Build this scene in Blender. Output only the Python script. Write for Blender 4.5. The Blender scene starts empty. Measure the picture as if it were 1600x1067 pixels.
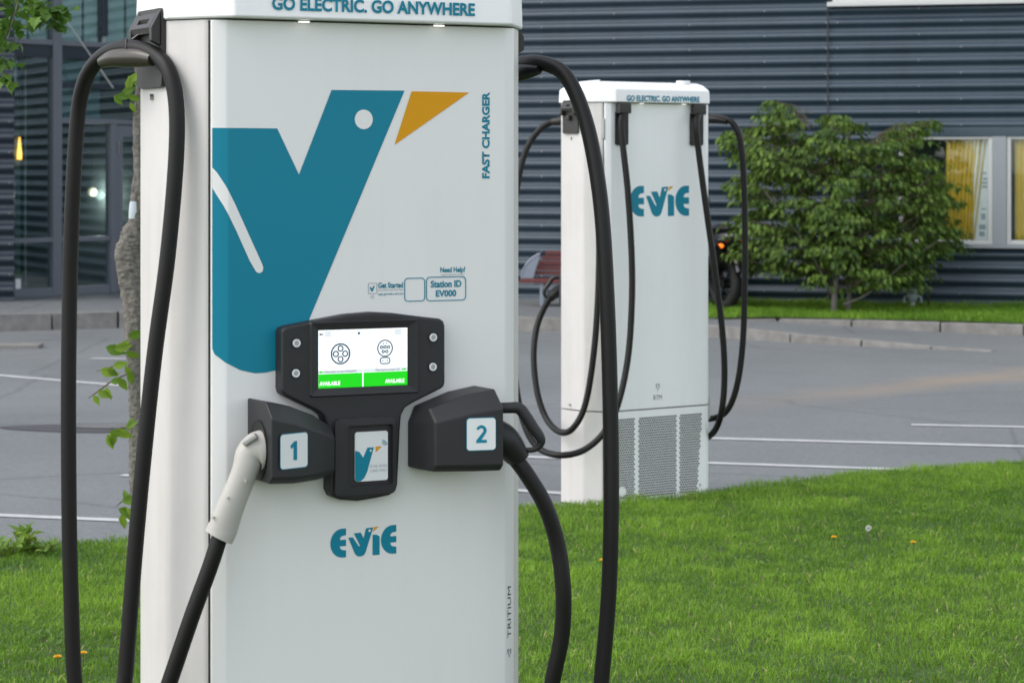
import bpy, bmesh, math, random
import numpy as np
from mathutils import Vector, Matrix

random.seed(7)
rng = np.random.default_rng(7)
sc = bpy.context.scene
COL = sc.collection

# ------------------------------------------------------------------ camera, sky, sun, exposure
F = 3900.0            # focal length in photo pixels (1600 wide)
HOR = 265.0           # horizon row
CAMZ = 1.6
cam = bpy.data.cameras.new("camera")
cam.sensor_width = 36.0
cam.lens = F / 1600 * 36.0
cam.shift_y = -(533.5 - HOR) / 1600.0
cam.clip_start = 0.1
cam.clip_end = 3000
cam.dof.use_dof = True
cam.dof.focus_distance = 6.1
cam.dof.aperture_fstop = 10.5
cam_o = bpy.data.objects.new("camera", cam)
cam_o.location = (0, 0, CAMZ)
cam_o.rotation_euler = (math.pi / 2, 0, 0)
COL.objects.link(cam_o)
sc.camera = cam_o

SUN_EL, SUN_AZ = 48.0, -112.0      # azimuth measured from +Y towards +X
world = bpy.data.worlds.new("World")
sc.world = world
world.use_nodes = True
wn = world.node_tree
wn.nodes.clear()
w_out = wn.nodes.new("ShaderNodeOutputWorld")
w_bg = wn.nodes.new("ShaderNodeBackground")
w_sky = wn.nodes.new("ShaderNodeTexSky")
w_sky.sky_type = 'NISHITA'
w_sky.sun_disc = False
w_sky.sun_elevation = math.radians(SUN_EL)
w_sky.sun_rotation = math.radians(SUN_AZ)
w_sky.air_density = 1.0
w_sky.dust_density = 1.5
w_hs = wn.nodes.new("ShaderNodeHueSaturation")
w_hs.inputs["Saturation"].default_value = 0.32
wn.links.new(w_sky.outputs[0], w_hs.inputs["Color"])
wn.links.new(w_hs.outputs[0], w_bg.inputs["Color"])
w_bg.inputs["Strength"].default_value = 0.15
wn.links.new(w_bg.outputs[0], w_out.inputs["Surface"])

sun = bpy.data.lights.new("sun", 'SUN')
sun.energy = 0.5
sun.angle = math.radians(35)
sun.color = (1.0, 0.93, 0.84)
sun_o = bpy.data.objects.new("sun", sun)
a, e = math.radians(SUN_AZ), math.radians(SUN_EL)
sdir = Vector((math.sin(a) * math.cos(e), math.cos(a) * math.cos(e), math.sin(e)))
sun_o.rotation_euler = sdir.to_track_quat('Z', 'Y').to_euler()
sun_o.location = (-8, -4, 12)
COL.objects.link(sun_o)

sc.view_settings.view_transform = 'Standard'
sc.view_settings.look = 'None'
sc.view_settings.gamma = 1.0
sc.view_settings.exposure = 1.2
sc.view_settings.use_curve_mapping = False

# ------------------------------------------------------------------ materials
def srgb(r, g, b):
    def f(c):
        c /= 255.0
        return c / 12.92 if c <= 0.04045 else ((c + 0.055) / 1.055) ** 2.4
    return (f(r), f(g), f(b))

def mat(name, col, rough=0.5, var=0.0, vscale=8.0, bump=0.0, bscale=200.0, coat=0.0, metal=0.0, emit=0.0, spec=0.5, rvar=0.0, streak=0.0, sscale=(22, 22, 1.2)):
    m = bpy.data.materials.new(name)
    m.use_nodes = True
    nt = m.node_tree
    b = nt.nodes["Principled BSDF"]
    b.inputs["Base Color"].default_value = (*col, 1)
    b.inputs["Roughness"].default_value = rough
    b.inputs["Metallic"].default_value = metal
    b.inputs["Coat Weight"].default_value = coat
    b.inputs["Coat Roughness"].default_value = 0.12
    b.inputs["Specular IOR Level"].default_value = spec
    tc = nt.nodes.new("ShaderNodeTexCoord")
    if var > 0 or rvar > 0:
        n = nt.nodes.new("ShaderNodeTexNoise")
        n.inputs["Scale"].default_value = vscale
        n.inputs["Detail"].default_value = 6
        nt.links.new(tc.outputs["Object"], n.inputs["Vector"])
        if var > 0:
            mx = nt.nodes.new("ShaderNodeMix"); mx.data_type = 'RGBA'
            mx.inputs[6].default_value = (*[c * (1 - var) for c in col], 1)
            mx.inputs[7].default_value = (*[min(1, c * (1 + var)) for c in col], 1)
            nt.links.new(n.outputs["Fac"], mx.inputs[0])
            nt.links.new(mx.outputs[2], b.inputs["Base Color"])
        if rvar > 0:
            mr = nt.nodes.new("ShaderNodeMapRange")
            mr.inputs[3].default_value = rough - rvar
            mr.inputs[4].default_value = rough + rvar
            nt.links.new(n.outputs["Fac"], mr.inputs[0])
            nt.links.new(mr.outputs[0], b.inputs["Roughness"])
    if streak > 0:
        mp = nt.nodes.new("ShaderNodeMapping"); mp.inputs["Scale"].default_value = sscale
        nt.links.new(tc.outputs["Object"], mp.inputs["Vector"])
        ns = nt.nodes.new("ShaderNodeTexNoise"); ns.inputs["Scale"].default_value = 1.0; ns.inputs["Detail"].default_value = 7; ns.inputs["Roughness"].default_value = 0.65
        nt.links.new(mp.outputs[0], ns.inputs["Vector"])
        n5 = nt.nodes.new("ShaderNodeTexNoise"); n5.inputs["Scale"].default_value = 2.3; n5.inputs["Detail"].default_value = 5
        nt.links.new(tc.outputs["Object"], n5.inputs["Vector"])
        pr = nt.nodes.new("ShaderNodeMath"); pr.operation = 'MULTIPLY'
        nt.links.new(ns.outputs["Fac"], pr.inputs[0]); nt.links.new(n5.outputs["Fac"], pr.inputs[1])
        rm = nt.nodes.new("ShaderNodeMapRange"); rm.inputs[1].default_value = 0.22; rm.inputs[2].default_value = 0.42
        rm.inputs[3].default_value = 0.0; rm.inputs[4].default_value = streak
        nt.links.new(pr.outputs[0], rm.inputs[0])
        ms = nt.nodes.new("ShaderNodeMix"); ms.data_type = 'RGBA'
        nt.links.new(rm.outputs[0], ms.inputs[0])
        ms.inputs[7].default_value = (*[c * 0.55 * k for c, k in zip(col, (1.0, 0.95, 0.85))], 1)
        src = b.inputs["Base Color"].links[0].from_socket if b.inputs["Base Color"].is_linked else None
        if src: nt.links.new(src, ms.inputs[6])
        else: ms.inputs[6].default_value = (*col, 1)
        nt.links.new(ms.outputs[2], b.inputs["Base Color"])
    if bump > 0:
        n2 = nt.nodes.new("ShaderNodeTexNoise")
        n2.inputs["Scale"].default_value = bscale
        n2.inputs["Detail"].default_value = 4
        nt.links.new(tc.outputs["Object"], n2.inputs["Vector"])
        bp = nt.nodes.new("ShaderNodeBump")
        bp.inputs["Strength"].default_value = bump
        bp.inputs["Distance"].default_value = 0.01
        nt.links.new(n2.outputs["Fac"], bp.inputs["Height"])
        nt.links.new(bp.outputs[0], b.inputs["Normal"])
    if emit > 0:
        b.inputs["Emission Color"].default_value = (*col, 1)
        b.inputs["Emission Strength"].default_value = emit
    return m

M = {}
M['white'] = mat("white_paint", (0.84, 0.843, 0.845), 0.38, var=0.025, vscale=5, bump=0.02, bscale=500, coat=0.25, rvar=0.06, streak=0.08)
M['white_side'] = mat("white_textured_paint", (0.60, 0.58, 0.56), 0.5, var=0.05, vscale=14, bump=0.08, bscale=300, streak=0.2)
M['door'] = mat("door_film", (0.755, 0.755, 0.74), 0.33, var=0.02, vscale=3, coat=0.2, rvar=0.08, streak=0.06)
M['teal'] = mat("teal_vinyl", srgb(12, 124, 148), 0.42, var=0.02, vscale=6, coat=0.0, spec=0.25)
M['amber'] = mat("amber_vinyl", srgb(214, 150, 8), 0.45, var=0.02, coat=0.0, spec=0.25)
M['dark_ink'] = mat("dark_ink", (0.03, 0.035, 0.04), 0.5)
M['grey_ink'] = mat("grey_ink", (0.3, 0.34, 0.37), 0.5)
M['plastic'] = mat("charcoal_plastic", (0.017, 0.0175, 0.019), 0.5, var=0.12, vscale=30, bump=0.12, bscale=900, spec=0.45)
M['plastic_dark'] = mat("black_plastic", (0.006, 0.006, 0.0065), 0.5, var=0.1, vscale=30, bump=0.05, bscale=600)
M['warm_plastic'] = mat("dark_grey_bracket_plastic", (0.022, 0.020, 0.018), 0.5, var=0.1, vscale=20, bump=0.06, bscale=700)
M['saddle'] = mat("brown_grey_saddle_plastic", (0.045, 0.039, 0.031), 0.3, var=0.15, vscale=20)
M['cable'] = mat("black_cable_rubber", (0.0065, 0.006, 0.0055), 0.5, var=0.15, vscale=30, bump=0.05, bscale=250, spec=0.3)
M['connector_white'] = mat("ivory_connector_plastic", (0.42, 0.405, 0.37), 0.42, var=0.04, vscale=20, bump=0.03, bscale=500)
M['seam'] = mat("dark_seam_rubber", (0.03, 0.03, 0.03), 0.7)
M['steel'] = mat("steel", (0.55, 0.54, 0.52), 0.3, metal=1.0, var=0.05)
M['greymetal'] = mat("grey_hinge_metal", (0.4, 0.4, 0.4), 0.4, metal=0.6)
M['screen_white'] = mat("screen_white", (0.9, 0.93, 0.95), 0.25, emit=0.3)
M['screen_grey'] = mat("screen_grey", (0.62, 0.65, 0.68), 0.25, emit=0.25)
M['screen_green'] = mat("screen_green", (0.005, 0.4, 0.005), 0.25, emit=0.5)
M['screen_navy'] = mat("screen_navy", (0.012, 0.05, 0.09), 0.25, emit=0.15)
M['screen_text'] = mat("screen_text", (0.92, 0.97, 0.92), 0.25, emit=0.3)
M['led'] = mat("led_lamp", (1, 0.98, 0.93), 0.3, emit=0.4)
M['card'] = mat("card_white", (0.72, 0.74, 0.74), 0.35)
M['hole'] = mat("perforation_dark", (0.03, 0.031, 0.033), 0.8)
M['wall_blue'] = mat("blue_grey_sheet_steel", (0.029, 0.05, 0.071), 0.42, var=0.16, vscale=1.3, coat=0.15, rvar=0.1, bump=0.25, bscale=3.5, streak=0.35, sscale=(9, 9, 0.6))
M['wall_dark'] = mat("dark_navy_sheet_steel", (0.022, 0.03, 0.045), 0.4, var=0.10, vscale=1.3, coat=0.15)
M['frame_grey'] = mat("grey_window_frame", (0.26, 0.28, 0.3), 0.45, var=0.05)
M['frame_light'] = mat("light_window_frame", (0.5, 0.51, 0.5), 0.45, var=0.05)
M['mullion'] = mat("facade_mullion_metal", (0.15, 0.165, 0.19), 0.4, var=0.06)
M['curtain'] = mat("mustard_curtain_cloth", (0.62, 0.42, 0.045), 0.9, var=0.12, vscale=6)
M['curtain_white'] = mat("white_curtain_cloth", (0.7, 0.72, 0.7), 0.9, var=0.05)
M['paper'] = mat("paper", (0.72, 0.74, 0.74), 0.8)
M['interior'] = mat("interior_dark", (0.10, 0.125, 0.13), 0.85, var=0.3, vscale=2)
M['interior_beige'] = mat("interior_beige", (0.42, 0.36, 0.26), 0.8)
M['interior_teal'] = mat("interior_teal_column", (0.14, 0.21, 0.22), 0.7)
M['orange_lamp'] = mat("orange_lamp_glow", (1, 0.45, 0.08), 0.5, emit=2.0)
M['pale_lamp'] = mat("pale_lamp_glow", (0.8, 0.75, 0.5), 0.5, emit=0.35)
M['granite'] = mat("granite_kerb_stone", (0.19, 0.184, 0.172), 0.9, var=0.55, vscale=9, bump=0.5, bscale=40)
M['line'] = mat("road_line_paint", (0.43, 0.44, 0.44), 0.75, var=0.35, vscale=9)
M['brickred'] = mat("dark_red_painted_wood", (0.10, 0.02, 0.018), 0.55, var=0.25, vscale=12)
M['bench_steel'] = mat("grey_bench_steel", (0.22, 0.25, 0.3), 0.4, metal=0.5, var=0.1)
M['tyre'] = mat("tyre_rubber", (0.012, 0.012, 0.012), 0.75, bump=0.2, bscale=80)
M['moto_black'] = mat("motorcycle_black_paint", (0.01, 0.01, 0.012), 0.25, coat=0.5)
M['indicator'] = mat("orange_indicator_lens", (0.9, 0.16, 0.01), 0.2, emit=0.9)
M['bark'] = mat("grey_bark", (0.16, 0.148, 0.13), 0.95, var=0.9, vscale=55, bump=1.0, bscale=70)
M['twig'] = mat("brown_green_twig", (0.10, 0.085, 0.045), 0.85, var=0.2)
M['valve'] = mat("grey_green_cast_metal", (0.22, 0.27, 0.28), 0.5, var=0.2, vscale=20)
M['yellow'] = mat("dandelion_yellow", (0.75, 0.42, 0.01), 0.7)
M['seedhead'] = mat("dandelion_seed_white", (0.6, 0.6, 0.55), 0.9)
M['soil'] = mat("soil_under_grass", (0.045, 0.075, 0.018), 0.95, var=0.5, vscale=9, bump=0.5, bscale=60)

def leaf_mat(name, c0, c1, trans=0.35, rough=0.5):
    m = bpy.data.materials.new(name); m.use_nodes = True
    nt = m.node_tree; nt.nodes.clear()
    out = nt.nodes.new("ShaderNodeOutputMaterial")
    at = nt.nodes.new("ShaderNodeAttribute"); at.attribute_name = "tint"
    oi = nt.nodes.new("ShaderNodeObjectInfo")
    ad = nt.nodes.new("ShaderNodeMath"); ad.operation = 'ADD'
    nt.links.new(at.outputs["Fac"], ad.inputs[0])
    sc_ = nt.nodes.new("ShaderNodeMath"); sc_.operation = 'MULTIPLY'; sc_.inputs[1].default_value = 0.0
    nt.links.new(oi.outputs["Random"], sc_.inputs[0])
    nt.links.new(sc_.outputs[0], ad.inputs[1])
    mx = nt.nodes.new("ShaderNodeMix"); mx.data_type = 'RGBA'
    mx.inputs[6].default_value = (*c0, 1); mx.inputs[7].default_value = (*c1, 1)
    nt.links.new(ad.outputs[0], mx.inputs[0])
    pb = nt.nodes.new("ShaderNodeBsdfPrincipled")
    pb.inputs["Roughness"].default_value = rough
    pb.inputs["Specular IOR Level"].default_value = 0.3
    tr = nt.nodes.new("ShaderNodeBsdfTranslucent")
    nt.links.new(mx.outputs[2], pb.inputs["Base Color"])
    nt.links.new(mx.outputs[2], tr.inputs["Color"])
    ms = nt.nodes.new("ShaderNodeMixShader"); ms.inputs[0].default_value = trans
    nt.links.new(pb.outputs[0], ms.inputs[1]); nt.links.new(tr.outputs[0], ms.inputs[2])
    nt.links.new(ms.outputs[0], out.inputs["Surface"])
    m["rand_node"] = sc_.name
    return m
M['grass'] = leaf_mat("grass_blades", (0.066, 0.17, 0.009), (0.27, 0.455, 0.044), 0.35, 0.55)
M['bushleaf'] = leaf_mat("bush_leaves", (0.024, 0.066, 0.014), (0.20, 0.31, 0.05), 0.35, 0.5)
M['treeleaf'] = leaf_mat("maple_leaves", (0.05, 0.13, 0.02), (0.17, 0.30, 0.04), 0.4, 0.5)
M['leafpart'] = leaf_mat("single_leaf", (0.03, 0.075, 0.016), (0.13, 0.21, 0.04), 0.35, 0.5)
M['leafpart'].node_tree.nodes[M['leafpart']["rand_node"]].inputs[1].default_value = 1.0
M['sprout'] = leaf_mat("sprout_leaf", (0.10, 0.20, 0.02), (0.24, 0.36, 0.04), 0.4, 0.5)
M['sprout'].node_tree.nodes[M['sprout']["rand_node"]].inputs[1].default_value = 1.0

def glass_mat(name, tint, base_refl=0.06, rough=0.01):
    m = bpy.data.materials.new(name); m.use_nodes = True
    nt = m.node_tree; nt.nodes.clear()
    out = nt.nodes.new("ShaderNodeOutputMaterial")
    tr = nt.nodes.new("ShaderNodeBsdfTransparent"); tr.inputs[0].default_value = (*tint, 1)
    gl = nt.nodes.new("ShaderNodeBsdfGlossy"); gl.inputs["Roughness"].default_value = rough
    gl.inputs[0].default_value = (0.85, 0.93, 0.95, 1)
    lw = nt.nodes.new("ShaderNodeLayerWeight"); lw.inputs[0].default_value = 0.5
    fr = nt.nodes.new("ShaderNodeMath"); fr.operation = 'POWER'; fr.inputs[1].default_value = 4.0
    nt.links.new(lw.outputs["Facing"], fr.inputs[0])
    ad = nt.nodes.new("ShaderNodeMath"); ad.operation = 'ADD'; ad.inputs[1].default_value = base_refl; ad.use_clamp = True
    nt.links.new(fr.outputs[0], ad.inputs[0])
    ms = nt.nodes.new("ShaderNodeMixShader")
    nt.links.new(ad.outputs[0], ms.inputs[0]); nt.links.new(tr.outputs[0], ms.inputs[1]); nt.links.new(gl.outputs[0], ms.inputs[2])
    nt.links.new(ms.outputs[0], out.inputs["Surface"])
    return m
M['glass'] = glass_mat("facade_glass", (0.78, 0.88, 0.88), 0.16)
M['glass_win'] = glass_mat("window_glass", (0.92, 0.95, 0.95), 0.05)

def asphalt_mat():
    m = bpy.data.materials.new("worn_asphalt"); m.use_nodes = True
    nt = m.node_tree; L = nt.links
    b = nt.nodes["Principled BSDF"]; b.inputs["Roughness"].default_value = 0.72
    geo = nt.nodes.new("ShaderNodeNewGeometry")
    def noise(scale, detail=5, rough=0.55):
        n = nt.nodes.new("ShaderNodeTexNoise"); n.inputs["Scale"].default_value = scale
        n.inputs["Detail"].default_value = detail; n.inputs["Roughness"].default_value = rough
        L.new(geo.outputs["Position"], n.inputs["Vector"]); return n
    def ramp(src, p0, c0, p1, c1):
        r = nt.nodes.new("ShaderNodeValToRGB")
        r.color_ramp.elements[0].position = p0; r.color_ramp.elements[0].color = (*c0, 1)
        r.color_ramp.elements[1].position = p1; r.color_ramp.elements[1].color = (*c1, 1)
        L.new(src, r.inputs[0]); return r
    big = ramp(noise(0.45, 6, 0.6).outputs["Fac"], 0.3, (0.128, 0.138, 0.143), 0.72, (0.182, 0.193, 0.197))
    fine = ramp(noise(95, 3, 0.7).outputs["Fac"], 0.3, (0.72, 0.72, 0.72), 0.75, (1.28, 1.28, 1.28))
    mul = nt.nodes.new("ShaderNodeMix"); mul.data_type = 'RGBA'; mul.blend_type = 'MULTIPLY'; mul.inputs[0].default_value = 1
    L.new(big.outputs[0], mul.inputs[6]); L.new(fine.outputs[0], mul.inputs[7])
    mid = ramp(noise(22, 8, 0.8).outputs["Fac"], 0.32, (0.78, 0.78, 0.78), 0.70, (1.2, 1.2, 1.2))
    mul2 = nt.nodes.new("ShaderNodeMix"); mul2.data_type = 'RGBA'; mul2.blend_type = 'MULTIPLY'; mul2.inputs[0].default_value = 1
    L.new(mul.outputs[2], mul2.inputs[6]); L.new(mid.outputs[0], mul2.inputs[7])
    stain = ramp(noise(0.9, 7, 0.7).outputs["Fac"], 0.56, (1, 1, 1), 0.72, (0.74, 0.74, 0.75))
    mul3 = nt.nodes.new("ShaderNodeMix"); mul3.data_type = 'RGBA'; mul3.blend_type = 'MULTIPLY'; mul3.inputs[0].default_value = 1
    L.new(mul2.outputs[2], mul3.inputs[6]); L.new(stain.outputs[0], mul3.inputs[7])
    # thin cracks
    wp = nt.nodes.new("ShaderNodeMix"); wp.data_type = 'VECTOR'; wp.inputs[0].default_value = 0.12
    L.new(geo.outputs["Position"], wp.inputs[4]); L.new(noise(1.2, 5).outputs["Color"], wp.inputs[5])
    vo = nt.nodes.new("ShaderNodeTexVoronoi"); vo.feature = 'DISTANCE_TO_EDGE'; vo.inputs["Scale"].default_value = 0.33
    L.new(wp.outputs[1], vo.inputs["Vector"])
    crk = ramp(vo.outputs["Distance"], 0.0, (0.55, 0.55, 0.55), 0.006, (1, 1, 1))
    mul4 = nt.nodes.new("ShaderNodeMix"); mul4.data_type = 'RGBA'; mul4.blend_type = 'MULTIPLY'; mul4.inputs[0].default_value = 0.6
    L.new(mul3.outputs[2], mul4.inputs[6]); L.new(crk.outputs[0], mul4.inputs[7])
    mul = mul4
    # a trail of brown sand washed across the road: distance from a line on the ground
    sep = nt.nodes.new("ShaderNodeSeparateXYZ"); L.new(geo.outputs["Position"], sep.inputs[0])
    def math_(op, a_, b_):
        n = nt.nodes.new("ShaderNodeMath"); n.operation = op
        for i, v in enumerate((a_, b_)):
            if isinstance(v, (int, float)): n.inputs[i].default_value = v
            else: L.new(v, n.inputs[i])
        return n.outputs[0]
    x0, y0 = SAND[0]; x1, y1 = SAND[1]
    k = (y1 - y0) / (x1 - x0)
    ln = math_('ADD', math_('MULTIPLY', math_('SUBTRACT', sep.outputs[0], x0), k), y0)
    dist = math_('ABSOLUTE', math_('SUBTRACT', sep.outputs[1], ln), 0)
    dist = math_('ADD', dist, math_('MULTIPLY', math_('SUBTRACT', noise(1.6, 6).outputs["Fac"], 0.5), 1.1))
    mr = nt.nodes.new("ShaderNodeMapRange"); mr.inputs[1].default_value = 0.75; mr.inputs[2].default_value = 0.0
    mr.inputs[3].default_value = 0.0; mr.inputs[4].default_value = 0.6
    L.new(dist, mr.inputs[0])
    fade = nt.nodes.new("ShaderNodeMapRange"); fade.inputs[1].default_value = 1.0; fade.inputs[2].default_value = 3.2
    L.new(sep.outputs[0], fade.inputs[0])
    msk = math_('MULTIPLY', mr.outputs[0], fade.outputs[0])
    sand = nt.nodes.new("ShaderNodeMix"); sand.data_type = 'RGBA'
    L.new(msk, sand.inputs[0]); L.new(mul.outputs[2], sand.inputs[6]); sand.inputs[7].default_value = (0.27, 0.205, 0.145, 1)
    L.new(sand.outputs[2], b.inputs["Base Color"])
    bp = nt.nodes.new("ShaderNodeBump"); bp.inputs["Strength"].default_value = 0.45; bp.inputs["Distance"].default_value = 0.006
    L.new(noise(120, 3, 0.7).outputs["Fac"], bp.inputs["Height"]); L.new(bp.outputs[0], b.inputs["Normal"])
    return m

# ------------------------------------------------------------------ geometry helpers
def P(px, py, d):
    """point at depth d on the ray of a photo pixel"""
    return Vector(((px - 800) / F * d, d, CAMZ + (HOR - py) / F * d))

def G(px, py, z=0.0):
    """ground point under a photo pixel"""
    d = (CAMZ - z) * F / (py - HOR)
    return Vector(((px - 800) / F * d, d, z))

SAND = (tuple(G(1150, 632)[:2]), tuple(G(1600, 583)[:2]))
M['asphalt'] = asphalt_mat()

class Frame:
    """upright local frame: x along a face, y into it, z up"""
    def __init__(s, x, y, deg):
        t = math.radians(deg); s.t = t
        s.o = Vector((x, y, 0)); s.ex = Vector((math.cos(t), math.sin(t), 0)); s.ey = Vector((-math.sin(t), math.cos(t), 0))
    def onplane(s, px, py, yl=0.0):
        r = Vector(((px - 800) / F, 1, (HOR - py) / F))
        c = Vector((0, 0, CAMZ)) - s.o
        d = (yl - c.dot(s.ey)) / r.dot(s.ey)
        w = c + r * d
        return (w.dot(s.ex), w.z)
    def onside(s, px, py, xl):
        r = Vector(((px - 800) / F, 1, (HOR - py) / F))
        c = Vector((0, 0, CAMZ)) - s.o
        d = (xl - c.dot(s.ex)) / r.dot(s.ex)
        w = c + r * d
        return (w.dot(s.ey), w.z)
    def loc(s, px, py, d):
        w = P(px, py, d) - s.o
        return Vector((w.dot(s.ex), w.dot(s.ey), w.z))
    def world(s, x, y, z=0):
        return s.o + s.ex * x + s.ey * y + Vector((0, 0, z))

def finish(name, bm, material, parent=None, smooth=False, ang=None):
    me = bpy.data.meshes.new(name)
    bmesh.ops.recalc_face_normals(bm, faces=bm.faces)
    bm.to_mesh(me); bm.free()
    o = bpy.data.objects.new(name, me)
    COL.objects.link(o)
    if material is not None:
        me.materials.append(material)
    if parent is not None:
        o.parent = parent
    if smooth:
        for p in me.polygons: p.use_smooth = True
        if ang is not None:
            try: me.set_sharp_from_angle(angle=math.radians(ang))
            except Exception: pass
            if ang <= 50 and len(me.polygons) < 5000:
                wm = o.modifiers.new("weighted_normals", 'WEIGHTED_NORMAL'); wm.keep_sharp = True
    return o

def thing(name, label, cat, loc=(0, 0, 0), rot=0.0, group=None):
    o = bpy.data.objects.new(name, None)
    o.empty_display_size = 0.1
    o.location = loc; o.rotation_euler = (0, 0, rot)
    COL.objects.link(o)
    o["label"] = label; o["category"] = cat
    if group: o["group"] = group
    return o

def tag(o, label=None, cat=None, group=None, kind=None):
    if label: o["label"] = label
    if cat: o["category"] = cat
    if group: o["group"] = group
    if kind: o["kind"] = kind
    return o

def box(bm, x0, x1, y0, y1, z0, z1):
    v = [bm.verts.new(p) for p in ((x0, y0, z0), (x1, y0, z0), (x1, y1, z0), (x0, y1, z0), (x0, y0, z1), (x1, y0, z1), (x1, y1, z1), (x0, y1, z1))]
    for f in ((0, 3, 2, 1), (4, 5, 6, 7), (0, 1, 5, 4), (1, 2, 6, 5), (2, 3, 7, 6), (3, 0, 4, 7)):
        bm.faces.new([v[i] for i in f])
    return v

def bevel_all(bm, w, seg=2, ang=20):
    ed = [e for e in bm.edges if len(e.link_faces) == 2 and e.calc_face_angle(0) > math.radians(ang)]
    if ed:
        bmesh.ops.bevel(bm, geom=ed, offset=w, segments=seg, profile=0.5, affect='EDGES', clamp_overlap=True)

def boxo(name, b6, material, parent, bev=0.0, seg=2):
    bm = bmesh.new(); box(bm, *b6)
    bmesh.ops.recalc_face_normals(bm, faces=bm.faces)
    if bev: bevel_all(bm, bev, seg)
    return finish(name, bm, material, parent, smooth=bool(bev), ang=35)

def prism_xz(name, pts, y0, y1, material, parent, bev=0.0, seg=2):
    """closed outline in x,z extruded from y0 (front) to y1 (back)"""
    bm = bmesh.new()
    a_ = [bm.verts.new((x, y0, z)) for x, z in pts]
    b_ = [bm.verts.new((x, y1, z)) for x, z in pts]
    n = len(pts)
    bm.faces.new(a_); bm.faces.new(b_[::-1])
    for i in range(n):
        bm.faces.new((a_[i], b_[i], b_[(i + 1) % n], a_[(i + 1) % n]))
    bmesh.ops.recalc_face_normals(bm, faces=bm.faces)
    if bev:
        fr = [e for e in bm.edges if all(abs(v.co.y - y0) < 1e-6 for v in e.verts)]
        bmesh.ops.bevel(bm, geom=fr, offset=bev, segments=seg, profile=0.5, affect='EDGES', clamp_overlap=True)
    return finish(name, bm, material, parent, smooth=bool(bev), ang=40)

def prism_xy(name, pts, z0, z1, material, parent, bev=0.0, seg=2):
    bm = bmesh.new()
    a_ = [bm.verts.new((x, y, z0)) for x, y in pts]
    b_ = [bm.verts.new((x, y, z1)) for x, y in pts]
    n = len(pts)
    bm.faces.new(a_[::-1]); bm.faces.new(b_)
    for i in range(n):
        bm.faces.new((a_[i], a_[(i + 1) % n], b_[(i + 1) % n], b_[i]))
    bmesh.ops.recalc_face_normals(bm, faces=bm.faces)
    if bev: bevel_all(bm, bev, seg)
    return finish(name, bm, material, parent, smooth=bool(bev), ang=40)

def loft(name, rings, material, parent, bev=0.0, cap=True, smooth=False, ang=35, seg=2):
    bm = bmesh.new()
    vs = [[bm.verts.new(p) for p in r] for r in rings]
    n = len(rings[0])
    for k in range(len(rings) - 1):
        for i in range(n):
            bm.faces.new((vs[k][i], vs[k][(i + 1) % n], vs[k + 1][(i + 1) % n], vs[k + 1][i]))
    if cap:
        bm.faces.new(vs[0][::-1]); bm.faces.new(vs[-1])
    bmesh.ops.recalc_face_normals(bm, faces=bm.faces)
    if bev: bevel_all(bm, bev, seg)
    return finish(name, bm, material, parent, smooth=smooth or bool(bev), ang=ang)

def catmull(pts, per=8):
    pts = [tuple(p) for p in pts]
    q = [pts[0]] + pts + [pts[-1]]
    out = []
    for i in range(1, len(q) - 2):
        p0, p1, p2, p3 = (np.array(q[i + k - 1], float) for k in range(4))
        for s in range(per):
            t = s / per
            out.append(0.5 * ((2 * p1) + (-p0 + p2) * t + (2 * p0 - 5 * p1 + 4 * p2 - p3) * t * t + (-p0 + 3 * p1 - 3 * p2 + p3) * t ** 3))
    out.append(np.array(pts[-1], float))
    return out

def tube_bm(bm, pts, radius, sides=12, flat=1.0, flat_dir=None, cap=True):
    """pts list of 3-vectors, radius scalar or list"""
    pts = [Vector(p[:3]) for p in pts]
    n = len(pts)
    rad = radius if hasattr(radius, '__len__') else [radius] * n
    t0 = (pts[1] - pts[0]).normalized()
    ref = Vector((0, 1, 0)) if abs(t0.y) < 0.8 else Vector((1, 0, 0))
    if flat_dir is not None: ref = Vector(flat_dir)
    u = (ref - t0 * ref.dot(t0)).normalized()
    rings = []
    for i in range(n):
        t = (pts[min(i + 1, n - 1)] - pts[max(i - 1, 0)]).normalized()
        u = (u - t * u.dot(t)).normalized()
        w = t.cross(u)
        rings.append([bm.verts.new(pts[i] + (u * math.cos(2 * math.pi * k / sides) * flat + w * math.sin(2 * math.pi * k / sides)) * rad[i]) for k in range(sides)])
    for i in range(n - 1):
        for k in range(sides):
            bm.faces.new((rings[i][k], rings[i][(k + 1) % sides], rings[i + 1][(k + 1) % sides], rings[i + 1][k]))
    if cap:
        bm.faces.new(rings[0][::-1]); bm.faces.new(rings[-1])

def tube(name, pts, radius, material, parent, sides=14, per=8, flat=1.0, flat_dir=None, off=Vector((0, 0, 0))):
    """smooth tube; points may carry a 4th value = radius"""
    if len(pts[0]) == 4:
        sm = catmull(pts, per); rad = [float(s[3]) for s in sm]; sm = [s[:3] for s in sm]
    else:
        sm = catmull(pts, per); rad = radius
    bm = bmesh.new()
    tube_bm(bm, [Vector(s) - off for s in sm], rad, sides, flat, flat_dir)
    return finish(name, bm, material, parent, smooth=True, ang=50)

def disc_y(bm, x, z, r, y0, y1, sides=20, rz=None):
    rz = rz or r
    a_ = [bm.verts.new((x + r * math.cos(2 * math.pi * k / sides), y0, z + rz * math.sin(2 * math.pi * k / sides))) for k in range(sides)]
    b_ = [bm.verts.new((v.co.x, y1, v.co.z)) for v in a_]
    bm.faces.new(a_)
    bm.faces.new(b_[::-1])
    for k in range(sides):
        bm.faces.new((a_[k], b_[k], b_[(k + 1) % sides], a_[(k + 1) % sides]))

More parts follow.
